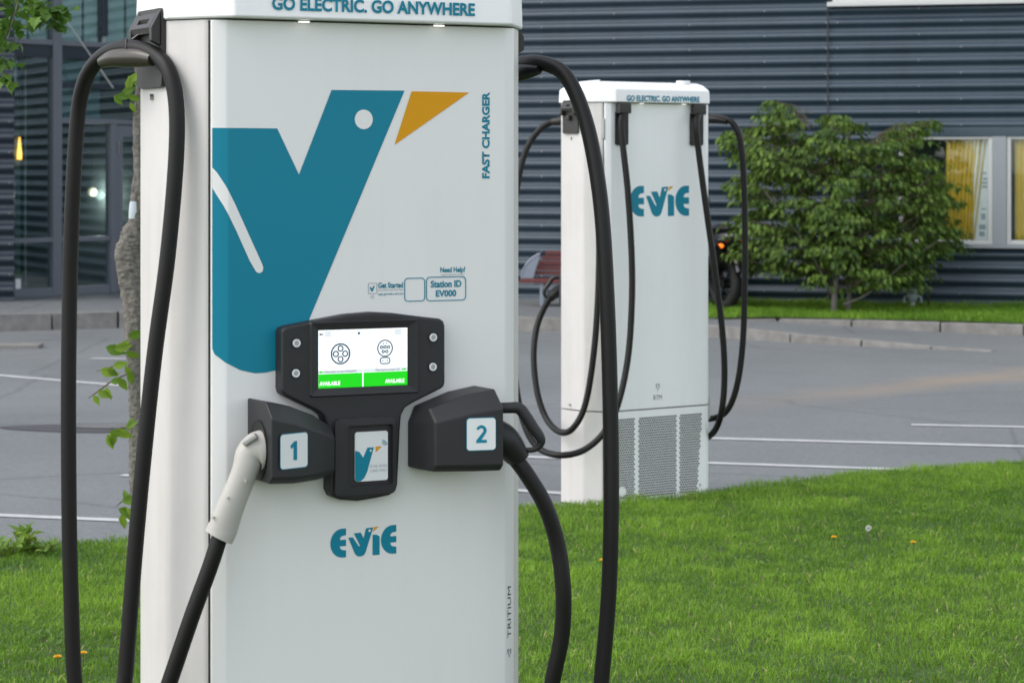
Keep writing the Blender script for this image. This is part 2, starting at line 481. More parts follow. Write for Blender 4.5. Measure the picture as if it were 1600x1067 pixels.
def ring_y(bm, x, z, r0, r1, y0, y1, sides=24):
    def c(r, y): return [bm.verts.new((x + r * math.cos(2 * math.pi * k / sides), y, z + r * math.sin(2 * math.pi * k / sides))) for k in range(sides)]
    a0, a1, b0, b1 = c(r0, y0), c(r1, y0), c(r0, y1), c(r1, y1)
    for k in range(sides):
        j = (k + 1) % sides
        bm.faces.new((a0[k], a1[k], a1[j], a0[j])); bm.faces.new((a1[k], b1[k], b1[j], a1[j])); bm.faces.new((a0[k], a0[j], b0[j], b0[k]))

def rrect(x0, x1, z0, z1, r, seg=5):
    pts = []
    for cx, cz, a0 in ((x1 - r, z1 - r, 0), (x0 + r, z1 - r, 90), (x0 + r, z0 + r, 180), (x1 - r, z0 + r, 270)):
        for k in range(seg + 1):
            t = math.radians(a0 + 90 * k / seg)
            pts.append((cx + r * math.cos(t), cz + r * math.sin(t)))
    return pts

def frame_outline(name, outer, inner, y0, y1, material, parent):
    """flat ring between two matching outlines"""
    bm = bmesh.new()
    o0 = [bm.verts.new((x, y0, z)) for x, z in outer]; i0 = [bm.verts.new((x, y0, z)) for x, z in inner]
    o1 = [bm.verts.new((x, y1, z)) for x, z in outer]; i1 = [bm.verts.new((x, y1, z)) for x, z in inner]
    n = len(outer)
    for k in range(n):
        j = (k + 1) % n
        bm.faces.new((o0[k], i0[k], i0[j], o0[j])); bm.faces.new((o0[k], o0[j], o1[j], o1[k])); bm.faces.new((i0[k], i1[k], i1[j], i0[j]))
    return finish(name, bm, material, parent)

def text_mesh(s, bold=0.0):
    cu = bpy.data.curves.new("lettering", 'FONT')
    cu.body = s; cu.size = 1.0; cu.offset = bold; cu.resolution_u = 3
    cu.fill_mode = 'FRONT'
    o = bpy.data.objects.new("lettering", cu)
    COL.objects.link(o)
    dg = bpy.context.evaluated_depsgraph_get(); dg.update()
    me = bpy.data.meshes.new_from_object(o.evaluated_get(dg))
    bpy.data.objects.remove(o); bpy.data.curves.remove(cu)
    co = np.empty(len(me.vertices) * 3); me.vertices.foreach_get("co", co)
    return me, co.reshape(-1, 3)

def lettering(name, s, x0, x1, z0, z1, y, material, parent, bold=0.02, vertical=False, fy=None):
    """lettering stretched to a rectangle on a plane y = const (slanted plane through fy)"""
    me, co = text_mesh(s, bold)
    a_ = co - co.min(0); a_ /= np.maximum(a_.max(0), 1e-9)
    out = np.empty_like(co)
    if vertical:   # reads from bottom to top
        out[:, 0] = x1 - a_[:, 1] * (x1 - x0); out[:, 2] = z0 + a_[:, 0] * (z1 - z0)
        out[:, 0] = x0 + (1 - a_[:, 1]) * (x1 - x0)
    else:
        out[:, 0] = x0 + a_[:, 0] * (x1 - x0); out[:, 2] = z0 + a_[:, 1] * (z1 - z0)
    out[:, 1] = y if fy is None else np.array([fy(q) for q in out[:, 0]])
    me.vertices.foreach_set("co", out.ravel()); me.update()
    me.name = name
    o = bpy.data.objects.new(name, me); COL.objects.link(o)
    me.materials.clear(); me.materials.append(material)
    o.parent = parent
    return o

def flat_print(name, polys, y, material, parent, wrap=None, cuts=()):
    """vinyl print: list of x,z outlines, 0.6 mm film, wrapped on y + wrap(x)"""
    bm = bmesh.new()
    for pts in polys:
        bm.faces.new([bm.verts.new((x, y, z)) for x, z in pts])
    bm.normal_update()
    bmesh.ops.triangulate(bm, faces=bm.faces[:], ngon_method='EAR_CLIP')
    for c in cuts:
        bmesh.ops.bisect_plane(bm, geom=bm.verts[:] + bm.edges[:] + bm.faces[:], plane_co=(c, 0, 0), plane_no=(1, 0, 0))
    if wrap:
        for v in bm.verts: v.co.y += wrap(v.co.x)
    return finish(name, bm, material, parent)

# EVIE word mark in a 445 x 177 unit box
def _E(dx):
    p = [(105, 183), (80, 183)]
    p += [(80 + 80 * math.cos(math.radians(t)), 91.5 + 91.5 * math.sin(math.radians(t))) for t in range(100, 261, 10)]
    p += [(80, 0), (105, 0), (105, 44), (78, 48), (66, 58), (64, 72), (105, 72), (105, 112), (64, 112), (66, 126), (78, 136), (105, 140)]
    return [(x + dx, z) for x, z in p]
EV_TEAL = [_E(0), [(120, 122), (150, 124), (192, 62), (199, 66), (157, 148), (205, 149), (223, 112), (240, 175), (289, 177), (236, 20), (224, 4), (205, -2), (184, 0), (165, 17)],
           [(284, 0), (332, 0), (332, 118), (308, 130), (284, 130)], _E(341)]
EV_AMBER = [[(284, 148), (296, 179), (328, 179)]]
def evie(parent, x0, x1, z0, z1, y):
    f = lambda p: [(x0 + a_ / 446 * (x1 - x0), z0 + b_ / 183 * (z1 - z0)) for a_, b_ in p]
    flat_print("logo_lettering", [f(p) for p in EV_TEAL], y, M['teal'], parent)
    flat_print("logo_beak", [f(p) for p in EV_AMBER], y, M['amber'], parent)
    ex, ez = f([(263, 158)])[0]; r = (x1 - x0) / 446 * 8
    flat_print("logo_eye", [[(ex + r * math.cos(k), ez + r * math.sin(k)) for k in np.linspace(0, 2 * math.pi, 13)[:-1]]], y - 0.0006, M['card'], parent)

# ------------------------------------------------------------------ ground, road, kerbs
def sheet(name, pts, z, material, kind='structure'):
    bm = bmesh.new()
    bm.faces.new([bm.verts.new((p[0], p[1], p[2] if len(p) > 2 and z is None else z)) for p in pts])
    o = finish(name, bm, material)
    if o.data.polygons[0].normal.z < 0: o.data.flip_normals()
    o["kind"] = kind
    return o

sheet("ground", [(-900, -900), (900, -900), (900, 900), (-900, 900)], -0.03, mat("far_ground_gravel", (0.13, 0.13, 0.125), 0.9, var=0.3, vscale=0.8))
EDGE = [G(-900, 905), G(-300, 890), G(0, 862), G(205, 852), G(500, 826), G(805, 801), G(900, 798), G(1000, 790), G(1100, 779), G(1160, 770), G(1350, 747), G(1600, 728), G(2000, 698), G(2600, 660)]
EDGE = [(p.x, p.y) for p in EDGE]
EDGE = [(-30, EDGE[0][1] - 6)] + EDGE + [(40, EDGE[-1][1] + 14)]
def edge_y(x):
    return np.interp(x, [p[0] for p in EDGE], [p[1] for p in EDGE])
sheet("road", [(-60, -2), (60, -2), (60, 33), (-60, 33)], 0.0, M['asphalt'])
# raised lawn bed with a soft lip
bm = bmesh.new()
xs = np.linspace(-30, 40, 281)
prev = None
for x in xs:
    ye = float(edge_y(x)) + 0.03 * math.sin(x * 7.3) + 0.02 * math.sin(x * 17.1)
    col = [bm.verts.new((x, ye, 0.004)), bm.verts.new((x, ye - 0.05, 0.025)), bm.verts.new((x, ye - 0.6, 0.03)), bm.verts.new((x, min(-6, ye - 2), 0.03))]
    if prev:
        for k in range(3): bm.faces.new((prev[k], prev[k + 1], col[k + 1], col[k]))
    prev = col
lawn = finish("lawn", bm, M['soil'])
lawn["kind"] = 'structure'

# parking bay lines painted on the road
def road_line(p, q, w, label):
    a_, b_ = G(*p), G(*q)
    n = Vector((-(b_ - a_).y, (b_ - a_).x, 0)).normalized() * w / 2
    bm = bmesh.new()
    bm.faces.new([bm.verts.new((v.x, v.y, 0.004)) for v in (a_ - n, b_ - n, b_ + n, a_ + n)])
    o = finish("road_marking", bm, M['line'])
    if o.data.polygons[0].normal.z < 0: o.data.flip_normals()
    o["kind"] = 'structure'
road_line((1060, 684), (1640, 699), 0.10, "")
road_line((800, 713.5), (1470, 736), 0.09, "")
road_line((1424, 664), (1640, 668.5), 0.09, "")
road_line((790, 765.5), (905, 773), 0.09, "")
road_line((-60, 582), (300, 612), 0.10, "")
road_line((143, 560.5), (300, 562.5), 0.11, "")
road_line((-60, 803), (300, 818), 0.085, "")
road_line((190, 743), (300, 746), 0.08, "")

# dark repaired patch with a drain cover in the road, left
def ellipse_sheet(name, px0, px1, pyc, pyh, z, material):
    a_, b_ = G(px0, pyc), G(px1, pyc)
    c = (a_ + b_) / 2; rx = (b_ - a_).x / 2; ry = (G((px0 + px1) / 2, pyc - pyh) - c).y
    bm = bmesh.new()
    bm.faces.new([bm.verts.new((c.x + rx * math.cos(t) * (1 + 0.08 * math.sin(3 * t)), c.y + ry * math.sin(t) * (1 + 0.1 * math.cos(4 * t)), z)) for t in np.linspace(0, 2 * math.pi, 41)[:-1]])
    o = finish(name, bm, material)
    if o.data.polygons[0].normal.z < 0: o.data.flip_normals()
    return o
M['tar'] = mat("dark_tar_patch", (0.05, 0.05, 0.054), 0.6, var=0.3, vscale=6)
o = ellipse_sheet("road_patch", 0, 330, 669, 6.5, 0.004, M['tar']); o["kind"] = 'structure'
cv = ellipse_sheet("drain_cover", 95, 240, 667, 3.4, 0.008, mat("drain_cover_iron", (0.12, 0.12, 0.12), 0.6, var=0.3, vscale=25))
tag(cv, "round iron drain cover in the dark road patch at left", "drain cover")

# pavement and kerbs by the building ------------------------------------------------
KB = [(-700, 540, .17), (-300, 527, .17), (0, 518, .17), (200, 512, .165), (500, 513, .16), (805, 517, .14), (1000, 522, .13), (1109, 527, .12), (1200, 533, .09), (1350, 541, .052), (1506, 548, .012), (1560, 550, .008)]
kb = [(G(x, y), h) for x, y, h in KB]
def kb_at(px):
    xs_ = [k[0] for k in KB]
    return (Vector((np.interp(px, xs_, [k[0].x for k in kb]), np.interp(px, xs_, [k[0].y for k in kb]), 0)), float(np.interp(px, xs_, [k[2] for k in KB])))
def kerb_stone(a_, ha, b_, hb, depth, z0, parent):
    t = (b_ - a_).normalized(); n = Vector((-t.y, t.x, 0))
    if n.y < 0: n = -n
    g = t * 0.008
    a2, b2 = a_ + g, b_ - g
    bm = bmesh.new()
    j = lambda: random.uniform(-0.006, 0.006)
    lo = [a2, b2, b2 + n * depth, a2 + n * depth]
    hs = [ha, hb, hb, ha]
    v0 = [bm.verts.new((p.x, p.y, z0 - 0.05)) for p in lo]
    v1 = [bm.verts.new((p.x + j(), p.y + j(), z0 + h + j() * 0.6)) for p, h in zip(lo, hs)]
    bm.faces.new(v0[::-1]); bm.faces.new(v1)
    for i in range(4): bm.faces.new((v0[i], v0[(i + 1) % 4], v1[(i + 1) % 4], v1[i]))
    bmesh.ops.recalc_face_normals(bm, faces=bm.faces)
    bevel_all(bm, 0.012, 2, 40)
    return finish("kerb_stone", bm, M['granite'], parent, smooth=True, ang=40)
kerb = bpy.data.objects.new("pavement_kerb", None); COL.objects.link(kerb); kerb["kind"] = 'structure'
x = -640.0
prev = kb_at(x)
while x < 1540:
    step = 103 if x < 900 else 110
    x2 = min(x + step, 1550)
    nx = kb_at(x2)
    kerb_stone(prev[0], prev[1], nx[0], nx[1], 0.14, 0.0, kerb)
    prev = nx; x = x2
# pavement behind the front kerb: follows the kerb height, runs on to the building
bm = bmesh.new(); prev = None
for px in np.linspace(-700, 1560, 60):
    p, h = kb_at(px)
    back = Vector((p.x * 1.25, 33, 0))
    far = max(h, 0.012)
    c = [bm.verts.new((p.x, p.y + 0.12, h - 0.006)), bm.verts.new((p.x * 1.02, p.y + 1.0, h - 0.004)), bm.verts.new((back.x, back.y, max(h - 0.004, 0.006)))]
    if prev:
        for k in range(2): bm.faces.new((prev[k], c[k], c[k + 1], prev[k + 1]))
    prev = c
pav = finish("pavement", bm, M['asphalt']); pav["kind"] = 'structure'
for p_ in pav.data.polygons:
    pass
if pav.data.polygons[0].normal.z < 0: pav.data.flip_normals()

# small traffic island with a strip of grass at far left
isl = bpy.data.objects.new("island_kerb", None); COL.objects.link(isl); isl["kind"] = 'structure'
a_, b_ = G(-260, 546), G(62, 545)
for k in range(3):
    kerb_stone(a_.lerp(b_, k / 3), 0.035, a_.lerp(b_, (k + 1) / 3), 0.035, 0.3, 0.0, isl)

# ------------------------------------------------------------------ the building
WF = Frame(*((P(1500, 400, 27.0))[:2]), -16.0)         # right wall: local x to the right, origin under pixel 1500
def wx(px, py=300): return WF.onplane(px, py)[0]
def wz(px, py): return WF.onplane(px, py)[1]
building = thing("office_building", "two-storey building clad in dark blue corrugated steel behind the chargers", "building", WF.o, WF.t)
PITCH = 0.1405
def corr(z, pitch, amp, z_ref=0.08):
    s = math.sin(2 * math.pi * (z - z_ref) / pitch)
    return amp * math.copysign(abs(s) ** 0.75, s)
def corrugated(name, x0, x1, z0, z1, material, parent, pitch=PITCH, amp=0.021, yoff=0.0, flipx=None, ncol=1):
    bm = bmesh.new()
    nz = max(2, int((z1 - z0) / pitch * 12))
    rows = []
    for k in range(nz + 1):
        z = z0 + (z1 - z0) * k / nz
        y = yoff - corr(z, pitch, amp)
        rows.append([bm.verts.new((x0 + (x1 - x0) * c / ncol, y + random.uniform(-1, 1) * 0.0006, z)) for c in range(ncol + 1)])
    for k in range(nz):
        for c in range(ncol):
            bm.faces.new((rows[k][c], rows[k][c + 1], rows[k + 1][c + 1], rows[k + 1][c]))
    geom = bmesh.ops.extrude_face_region(bm, geom=bm.faces[:])
    for v in geom['geom']:
        if isinstance(v, bmesh.types.BMVert): v.co.y += 0.012
    return finish(name, bm, material, parent, smooth=True, ang=60)

def screws(x_list, z0, z1, parent, pitch=PITCH, amp=0.021, yoff=0.0, every=2, mtl=None):
    bm = bmesh.new()
    z = 0.08 + pitch * 0.25
    k = 0
    while z < z1:
        if z > z0:
            for i, xx in enumerate(x_list):
                if (k + i) % every == 0:
                    disc_y(bm, xx, z, 0.006, yoff - amp - 0.006, yoff - amp + 0.004, 8)
        z += pitch; k += 1
    o = finish("sheet_screws", bm, mtl or M['greymetal'], parent); o["kind"] = "stuff"
    return o

SEAM = wx(1294)
WIN_Z0, WIN_Z1 = wz(1560, 384), wz(1560, 216)
UP_Z0 = wz(1450, 6)
WALLH = 6.2
xl = wx(247) + 0.1
WXL = wx(1405)
xr = wx(1960)
# sheets (each a real steel sheet with its ribs), split at the seam and round the windows
corrugated("corrugated_sheet", wx(800), SEAM + 0.02, 0.05, WALLH, M['wall_blue'], building)
corrugated("corrugated_sheet", xl - 0.1, wx(800) + 0.02, 0.05, WALLH, M['wall_blue'], building, yoff=0.004)
corrugated("corrugated_sheet", SEAM, xr, 0.05, WIN_Z0 - 0.03, M['wall_blue'], building, yoff=0.004)
corrugated("corrugated_sheet", SEAM, WXL, WIN_Z0 - 0.03, WIN_Z1 + 0.12, M['wall_blue'], building, yoff=0.004)
corrugated("corrugated_sheet", SEAM, xr, WIN_Z1 + 0.12, UP_Z0 - 0.02, M['wall_blue'], building, yoff=0.004)
corrugated("corrugated_sheet", SEAM, xr, UP_Z0 + 1.3, WALLH, M['wall_blue'], building, yoff=0.004)
screws([wx(847), wx(960), wx(1078), wx(1195), SEAM - 0.02], 0.1, WALLH, building)
screws([SEAM + 0.105, wx(1500), wx(1720)], 0.1, WIN_Z0 - 0.05, building)
screws([SEAM + 0.105, wx(1436), wx(1502), wx(1720)], WIN_Z1 + 0.14, UP_Z0 - 0.05, building)
# seam trim: dark lapped edge
boxo("sheet_lap", (SEAM - 0.008, SEAM + 0.004, -0.026, -0.0225, 0.06, UP_Z0 + 1.2), M['seam'], building)
boxo("inner_wall", (xl, xr, 0.55, 0.6, 0.0, WALLH), M['interior'], building)
boxo("roof_edge", (xl - 0.2, xr, -0.06, 0.4, WALLH, WALLH + 0.25), M['wall_dark'], building, 0.01)
# lower window band -----------------------------------------------------------------
boxo("window_head_trim", (WXL - 0.03, xr, -0.03, 0.03, WIN_Z1 + 0.02, WIN_Z1 + 0.118), M['wall_blue'], building, 0.004)
boxo("window_sill_trim", (WXL - 0.03, xr, -0.055, 0.03, WIN_Z0 - 0.028, WIN_Z0 + 0.012), M['frame_grey'], building, 0.004)
def window(px0, px1, z0, z1, inset=0.0):
    a_, b_ = wx(px0), wx(px1)
    w = bpy.data.objects.new("window", None); COL.objects.link(w); w.parent = building
    fw = 0.045
    boxo("frame_side", (a_, a_ + fw, -0.012, 0.05, z0, z1), M['frame_light'], w, 0.004)
    boxo("frame_side", (b_ - fw, b_, -0.012, 0.05, z0, z1), M['frame_light'], w, 0.004)
    boxo("frame_bottom", (a_ + fw + .001, b_ - fw - .001, -0.010, 0.05, z0, z0 + fw), M['frame_light'], w, 0.004)
    boxo("frame_top", (a_ + fw + .001, b_ - fw - .001, -0.010, 0.05, z1 - fw * 0.7, z1), M['frame_light'], w, 0.004)
    boxo("pane", (a_ + fw + .001, b_ - fw - .001, 0.018, 0.024, z0 + fw, z1 - fw * 0.7), M['glass_win'], w)
    return a_, b_
wz0, wz1 = WIN_Z0 + 0.014, WIN_Z1 + 0.018
wa, wb = window(1405, 1551, wz0, wz1)
boxo("window_post", (wx(1551) + 0.002, wx(1573) - 0.002, -0.03, 0.06, wz0, wz1), M['frame_grey'], building, 0.004)
window(1573, 1730, wz0, wz1)
boxo("window_post", (wx(1730) + 0.002, wx(1752) - 0.002, -0.03, 0.06, wz0, wz1), M['frame_grey'], building, 0.004)
window(1752, 1955, wz0, wz1)
def curtain(px0, px1, pxb1, label, folds=9, yl=0.06):
    bm = bmesh.new(); rows = []
    a_, b_, c_ = wx(px0), wx(px1), wx(pxb1)
    nz = 10; n = 60
    for r in range(nz + 1):
        t = r / nz
        z = wz1 - 0.03 - (wz1 - wz0 - 0.05) * t
        e_ = b_ + (c_ - b_) * t
        rows.append([bm.verts.new((a_ + (e_ - a_) * k / n, yl + 0.014 * math.sin(k / n * folds * 2 * math.pi + 0.6 * math.sin(t * 2)) + 0.006 * math.sin(k * 1.7), z)) for k in range(n + 1)])
    for r in range(nz):
        for k in range(n): bm.faces.new((rows[r][k], rows[r][k + 1], rows[r + 1][k + 1], rows[r + 1][k]))
    g = bmesh.ops.extrude_face_region(bm, geom=bm.faces[:])
    for v in g['geom']:
        if isinstance(v, bmesh.types.BMVert): v.co.y += 0.003
    o = finish("curtain", bm, M['curtain'], None, smooth=True)
    o.matrix_world = Matrix.Translation(WF.o) @ Matrix.Rotation(WF.t, 4, 'Z')
    tag(o, label, "curtain", "mustard curtains")
curtain(1477, 1541, 1522, "mustard yellow curtain behind the window beside the bush")
curtain(1585, 1725, 1725, "mustard yellow curtain in the second window at the right edge", 14)
# poster sheet behind the glass
post = thing("window_poster", "white printed notice behind the window glass beside the yellow curtain", "poster", WF.world(wx(1535), 0.06, wz0 + 0.05), WF.t)
pz0, pz1 = 0.0, wz1 - wz0 - 0.09
pw = wx(1549) - wx(1520)
boxo("sheet_of_paper", (-0.1, pw - 0.1, -0.002, 0.002, pz0, pz1), M['paper'], post)
for k, (u, v, ww, hh) in enumerate([(0.30, 0.03, 0.3, 0.05), (0.30, 0.10, 0.35, 0.05), (0.42, 0.2, 0.22, 0.06), (0.42, 0.3, 0.25, 0.015), (0.45, 0.52, 0.3, 0.02), (0.45, 0.56, 0.3, 0.02), (0.5, 0.6, 0.25, 0.02), (0.5, 0.66, 0.2, 0.02)]):
    boxo("print_block", (-0.1 + pw * u, -0.1 + pw * (u + ww), -0.0035, -0.0025, pz1 * v, pz1 * (v + hh)), M['grey_ink'], post)
# upper window band
boxo("upper_sill", (SEAM + 0.0, xr, -0.09, 0.03, UP_Z0 - 0.02, UP_Z0 + 0.03), M['frame_light'], building, 0.005)
k = 0
xa = SEAM + 0.05
while xa < xr - 1.2:
    w = bpy.data.objects.new("window", None); COL.objects.link(w); w.parent = building
    boxo("frame_side", (xa, xa + .06, -0.02, .05, UP_Z0 + .032, UP_Z0 + 1.28), M['frame_light'], w)
    boxo("frame_bottom", (xa + .061, xa + 1.2, -0.018, .05, UP_Z0 + .032, UP_Z0 + .09), M['frame_light'], w)
    boxo("frame_top", (xa + .061, xa + 1.2, -0.018, .05, UP_Z0 + 1.22, UP_Z0 + 1.28), M['frame_light'], w)
    boxo("pane", (xa + .061, xa + 1.2, 0.01, .016, UP_Z0 + .091, UP_Z0 + 1.219), M['glass_win'], w)
    xa += 1.202

# --- glazed entrance front at left, receding to the right
FF = Frame(*(P(100, 400, 28.5))[:2], 50.0)
PZ = 0.165
def fx(px, py=300): return FF.onplane(px, py)[0]
def fz(px, py): return FF.onplane(px, py)[1]
entr = thing("glass_entrance_front", "glazed entrance front with slim grey mullions beside the dark corrugated wall at left", "glass front", FF.o, FF.t)
FX0, FX1 = fx(-60), fx(246)
def mull(px, z0, z1, w=0.06, y0=-0.05, y1=0.06, name="mullion", m='mullion'):
    c = fx(px); return boxo(name, (c - w / 2, c + w / 2, y0, y1, z0, z1), M[m], entr, 0.004)
z_base, z_374, z_190, z_133, z_68 = fz(100, 462), fz(100, 374), fz(130, 190), fz(120, 134), fz(100, 68)
FTOP = 5.6
mcols = [(-60, .06), (87, .10), (345, .06)]
mull(-60, PZ, FTOP); mull(86, PZ, FTOP, 0.13); mull(246, PZ, FTOP)
mull(174, PZ, z_190 - 0.03, 0.09)
mull(161, z_68 + 0.1, FTOP, 0.07, m='wall_dark')
def transom(p0, p1, z, h=0.05, y0=-0.04, m='mullion', g=0.056):
    return boxo("transom", (fx(p0) + g, fx(p1) - g, y0, 0.05, z - h / 2, z + h / 2), M[m], entr, 0.004)
for p0, p1 in ((-60, 86), (86, 246)):
    transom(p0, p1, z_68, 0.06); boxo("floor_edge_panel", (fx(p0) + .056, fx(p1) - .056, -0.02, 0.05, z_68 - 0.17, z_68 - 0.032), M['wall_dark'], entr)
    transom(p0, p1, PZ + 0.05, 0.1) if p0 < 0 else None
transom(86, 246, z_133, 0.06, m='wall_dark'); transom(86, 246, z_190, 0.055)
transom(-60, 86, z_374, 0.055); transom(86, 174, z_374, 0.055, g=0.05)
transom(86, 174, PZ + 0.05, 0.1, g=0.05); None
def pane(p0, p1, z0, z1, g=0.052):
    return boxo("pane", (fx(p0) + g, fx(p1) - g, 0.0, 0.008, z0 + 0.025, z1 - 0.025), M['glass'], entr)
pane(-60, 86, PZ + 0.08, z_374); pane(-60, 86, z_374, z_68 - 0.15); pane(-60, 86, z_68, FTOP)
pane(86, 174, PZ + 0.08, z_374); pane(86, 174, z_374, z_190)
pane(86, 246, z_190, z_133); pane(86, 246, z_133, z_68 - 0.15)
pane(86, 161, z_68, FTOP); pane(161, 246, z_68, FTOP)
# door
dr = bpy.data.objects.new("entrance_door", None); COL.objects.link(dr); dr.parent = entr
da, db, dz = fx(174) + 0.05, fx(246) - 0.04, z_190 - 0.04
boxo("stile", (da, da + 0.1, -0.03, 0.03, PZ + 0.01, dz), M['mullion'], dr, 0.004)
boxo("stile", (db - 0.1, db, -0.03, 0.03, PZ + 0.01, dz), M['mullion'], dr, 0.004)
boxo("rail", (da + .101, db - .101, -0.028, 0.03, dz - 0.13, dz), M['mullion'], dr, 0.004)
boxo("rail", (da + .101, db - .101, -0.028, 0.03, PZ + 0.01, PZ + 0.2), M['mullion'], dr, 0.004)
boxo("pane", (da + .101, db - .101, 0.0, 0.008, PZ + 0.2, dz - 0.13), M['glass'], dr)
boxo("hinge", (da + .01, da + .03, -0.05, -0.03, dz - 0.33, dz - 0.18), M['steel'], dr, 0.003)
boxo("hinge", (da + .01, da + .03, -0.05, -0.03, PZ + 0.2, PZ + 0.36), M['steel'], dr, 0.003)
# room behind the glass
boxo("interior_back_wall", (FX0 - 1, FX1 + 0.3, 3.2, 3.3, PZ, FTOP), M['interior'], entr)
boxo("interior_floor", (FX0 - 1, FX1 + 0.3, 0.07, 3.2, PZ - 0.1, PZ), M['interior'], entr)
boxo("interior_ceiling", (FX0 - 1, FX1 + 0.3, 0.07, 3.2, z_68 - 0.15, z_68 - 0.05), M['interior'], entr)
boxo("top_slab", (FX0 - 1, FX1 + 0.3, -0.1, 3.2, FTOP, FTOP + 0.3), M['wall_dark'], entr)
boxo("interior_side_wall", (FX0 - 1, FX0 - 0.9, 0.07, 3.2, PZ, FTOP), M['interior'], entr)
boxo("interior_side_wall", (FX1 + 0.3, FX1 + 0.4, 0.07, 3.3, PZ - .1, FTOP), M['interior'], entr)
boxo("beige_panel", (fx(24), fx(40), 0.5, 0.54, PZ, fz(30, 285)), M['interior_beige'], entr)
boxo("column", (fx(52), fx(60), 0.8, 0.95, PZ, z_68 - 0.16), M['interior_teal'], entr)
boxo("column", (fx(96), fx(110), 0.9, 1.05, PZ, z_68 - 0.16), M['interior_teal'], entr)
boxo("rail_tube", (fx(66), fx(67.5), 0.3, 0.32, PZ, z_68 - 0.16), M['frame_light'], entr)
boxo("paper_notice", (fx(24), fx(32), -0.006, -0.002, fz(28, 452), fz(28, 436)), M['paper'], entr)
boxo("paper_notice", (fx(30), fx(44), 0.20, 0.205, fz(36, 135), fz(36, 84)), M['curtain_white'], entr)
for za_, zb3 in ((z_190 + .03, z_133 - .03), (z_133 + .03, z_68 - .18)):
    boxo("spandrel_panel", (fx(86) + .08, fx(160), 0.05, 0.07, za_, zb3), M['interior_teal'], entr)
for p0, p1 in ((25, 48), (52, 80), (92, 134), (138, 158), (166, 200), (204, 240)):
    boxo("white_blind", (fx(p0), fx(p1), 0.07, 0.09, z_68 + 0.03, FTOP - 0.1), M['curtain_white'], entr)
c = FF.loc(30.5, 232, 29.1)
pl = thing("pendant_lamp", "glowing orange pendant lamp inside the glazed entrance", "lamp", FF.world(c.x, c.y, c.z - 0.13), FF.t)
tube("lamp_shade", [(0, 0, 0, .03), (0, 0, .08, .028), (0, 0, .2, .014), (0, 0, .26, .008)], 0, M['orange_lamp'], pl, 10)
tube("lamp_cord", [(0, 0, .258), (0, 0, .6), (0, 0, z_68 - 0.16 - c.z + 0.13)], 0.004, M['seam'], pl, 6, 2)
c = FF.loc(144, 300, 30.6)
pl = thing("globe_lamp", "pale glowing globe lamp seen through the glass door bay", "lamp", FF.world(c.x, c.y, c.z - 0.06), FF.t)
bm = bmesh.new(); bmesh.ops.create_uvsphere(bm, u_segments=12, v_segments=8, radius=0.055, matrix=Matrix.Translation((0, 0, 0.06)))
finish("globe", bm, M['pale_lamp'], pl, smooth=True)
lg = bpy.data.lights.new("globe_light", 'POINT'); lg.energy = 6; lg.color = (1, .95, .85); lg.shadow_soft_size = .055
lo = bpy.data.objects.new("globe_light", lg); COL.objects.link(lo); lo.parent = pl; lo.location = (0, -.16, .02)
tube("lamp_stem", [(0, 0, .11), (0, 0, .6), (0, 0, z_68 - 0.16 - c.z + 0.06)], 0.006, M['seam'], pl, 6, 2)
# stay rod of the entrance canopy
p, q = FF.loc(96, 22, 28.2), FF.loc(177, 138, 28.6)
tube("stay_rod", [p, (p + q) / 2, q], 0.008, M['frame_light'], entr, 6, 2)

# --- dark corrugated wing at far left
LF = Frame(*(P(22, 400, 27.2))[:2], 2.0)
wing = thing("corrugated_wing", "dark navy corrugated steel wall end at the left edge of the picture", "wall", LF.o, LF.t)
corrugated("corrugated_sheet", -7.0, 0.0, PZ, 6.0, M['wall_dark'], wing, pitch=0.1665, amp=0.028)
corrugated("corrugated_sheet", -7.0, -6.98, PZ, 6.0, M['wall_dark'], wing, pitch=0.1665, amp=0.028, yoff=0.02)
boxo("return_wall", (-0.36, -0.30, 0.05, 2.2, PZ, 6.0), M['wall_dark'], wing)
boxo("core_wall", (-7.0, -0.361, 0.05, 0.3, PZ, 6.0), M['wall_dark'], wing)
screws([-0.045, -0.9, -1.9], PZ, 6.0, wing, pitch=0.1665, amp=0.028)

# ------------------------------------------------------------------ right grass strip behind its low kerb
K2 = [(1040, 502, .10, .0), (1109, 501, .10, .0), (1215, 501, .09, .012), (1331, 509, .055, .055), (1469, 519, .01, .085), (1600, 524, .005, .09), (1800, 532, .005, .09), (2000, 541, .005, .09)]
kerb2 = bpy.data.objects.new("grass_strip_kerb", None); COL.objects.link(kerb2); kerb2["kind"] = 'structure'
k2 = [(G(x, y, z), z, h) for x, y, z, h in K2]
for i in range(len(k2) - 1):
    n = 1
    for s in range(n):
        a_ = k2[i][0].lerp(k2[i + 1][0], s / n); b_ = k2[i][0].lerp(k2[i + 1][0], (s + 1) / n)
        ha = k2[i][1] + k2[i][2] + (k2[i + 1][1] + k2[i + 1][2] - k2[i][1] - k2[i][2]) * s / n
        hb = k2[i][1] + k2[i][2] + (k2[i + 1][1] + k2[i + 1][2] - k2[i][1] - k2[i][2]) * (s + 1) / n
        a0, b0 = Vector((a_.x, a_.y, 0)), Vector((b_.x, b_.y, 0))
        kerb_stone(a0, max(ha, .105), b0, max(hb, .105), 0.11, 0.0, kerb2)
STRIP_Z = 0.10
strip_front = [(p[0].x, p[0].y + 0.1) for p in k2]
sp = strip_front
SX0 = strip_front[0][0]
strip_x = [p[0] for p in sp]; strip_y = [p[1] for p in sp]
def wall_y(x):
    return WF.o.y + (x - WF.o.x) * math.tan(WF.t)
bm = bmesh.new(); prev = None
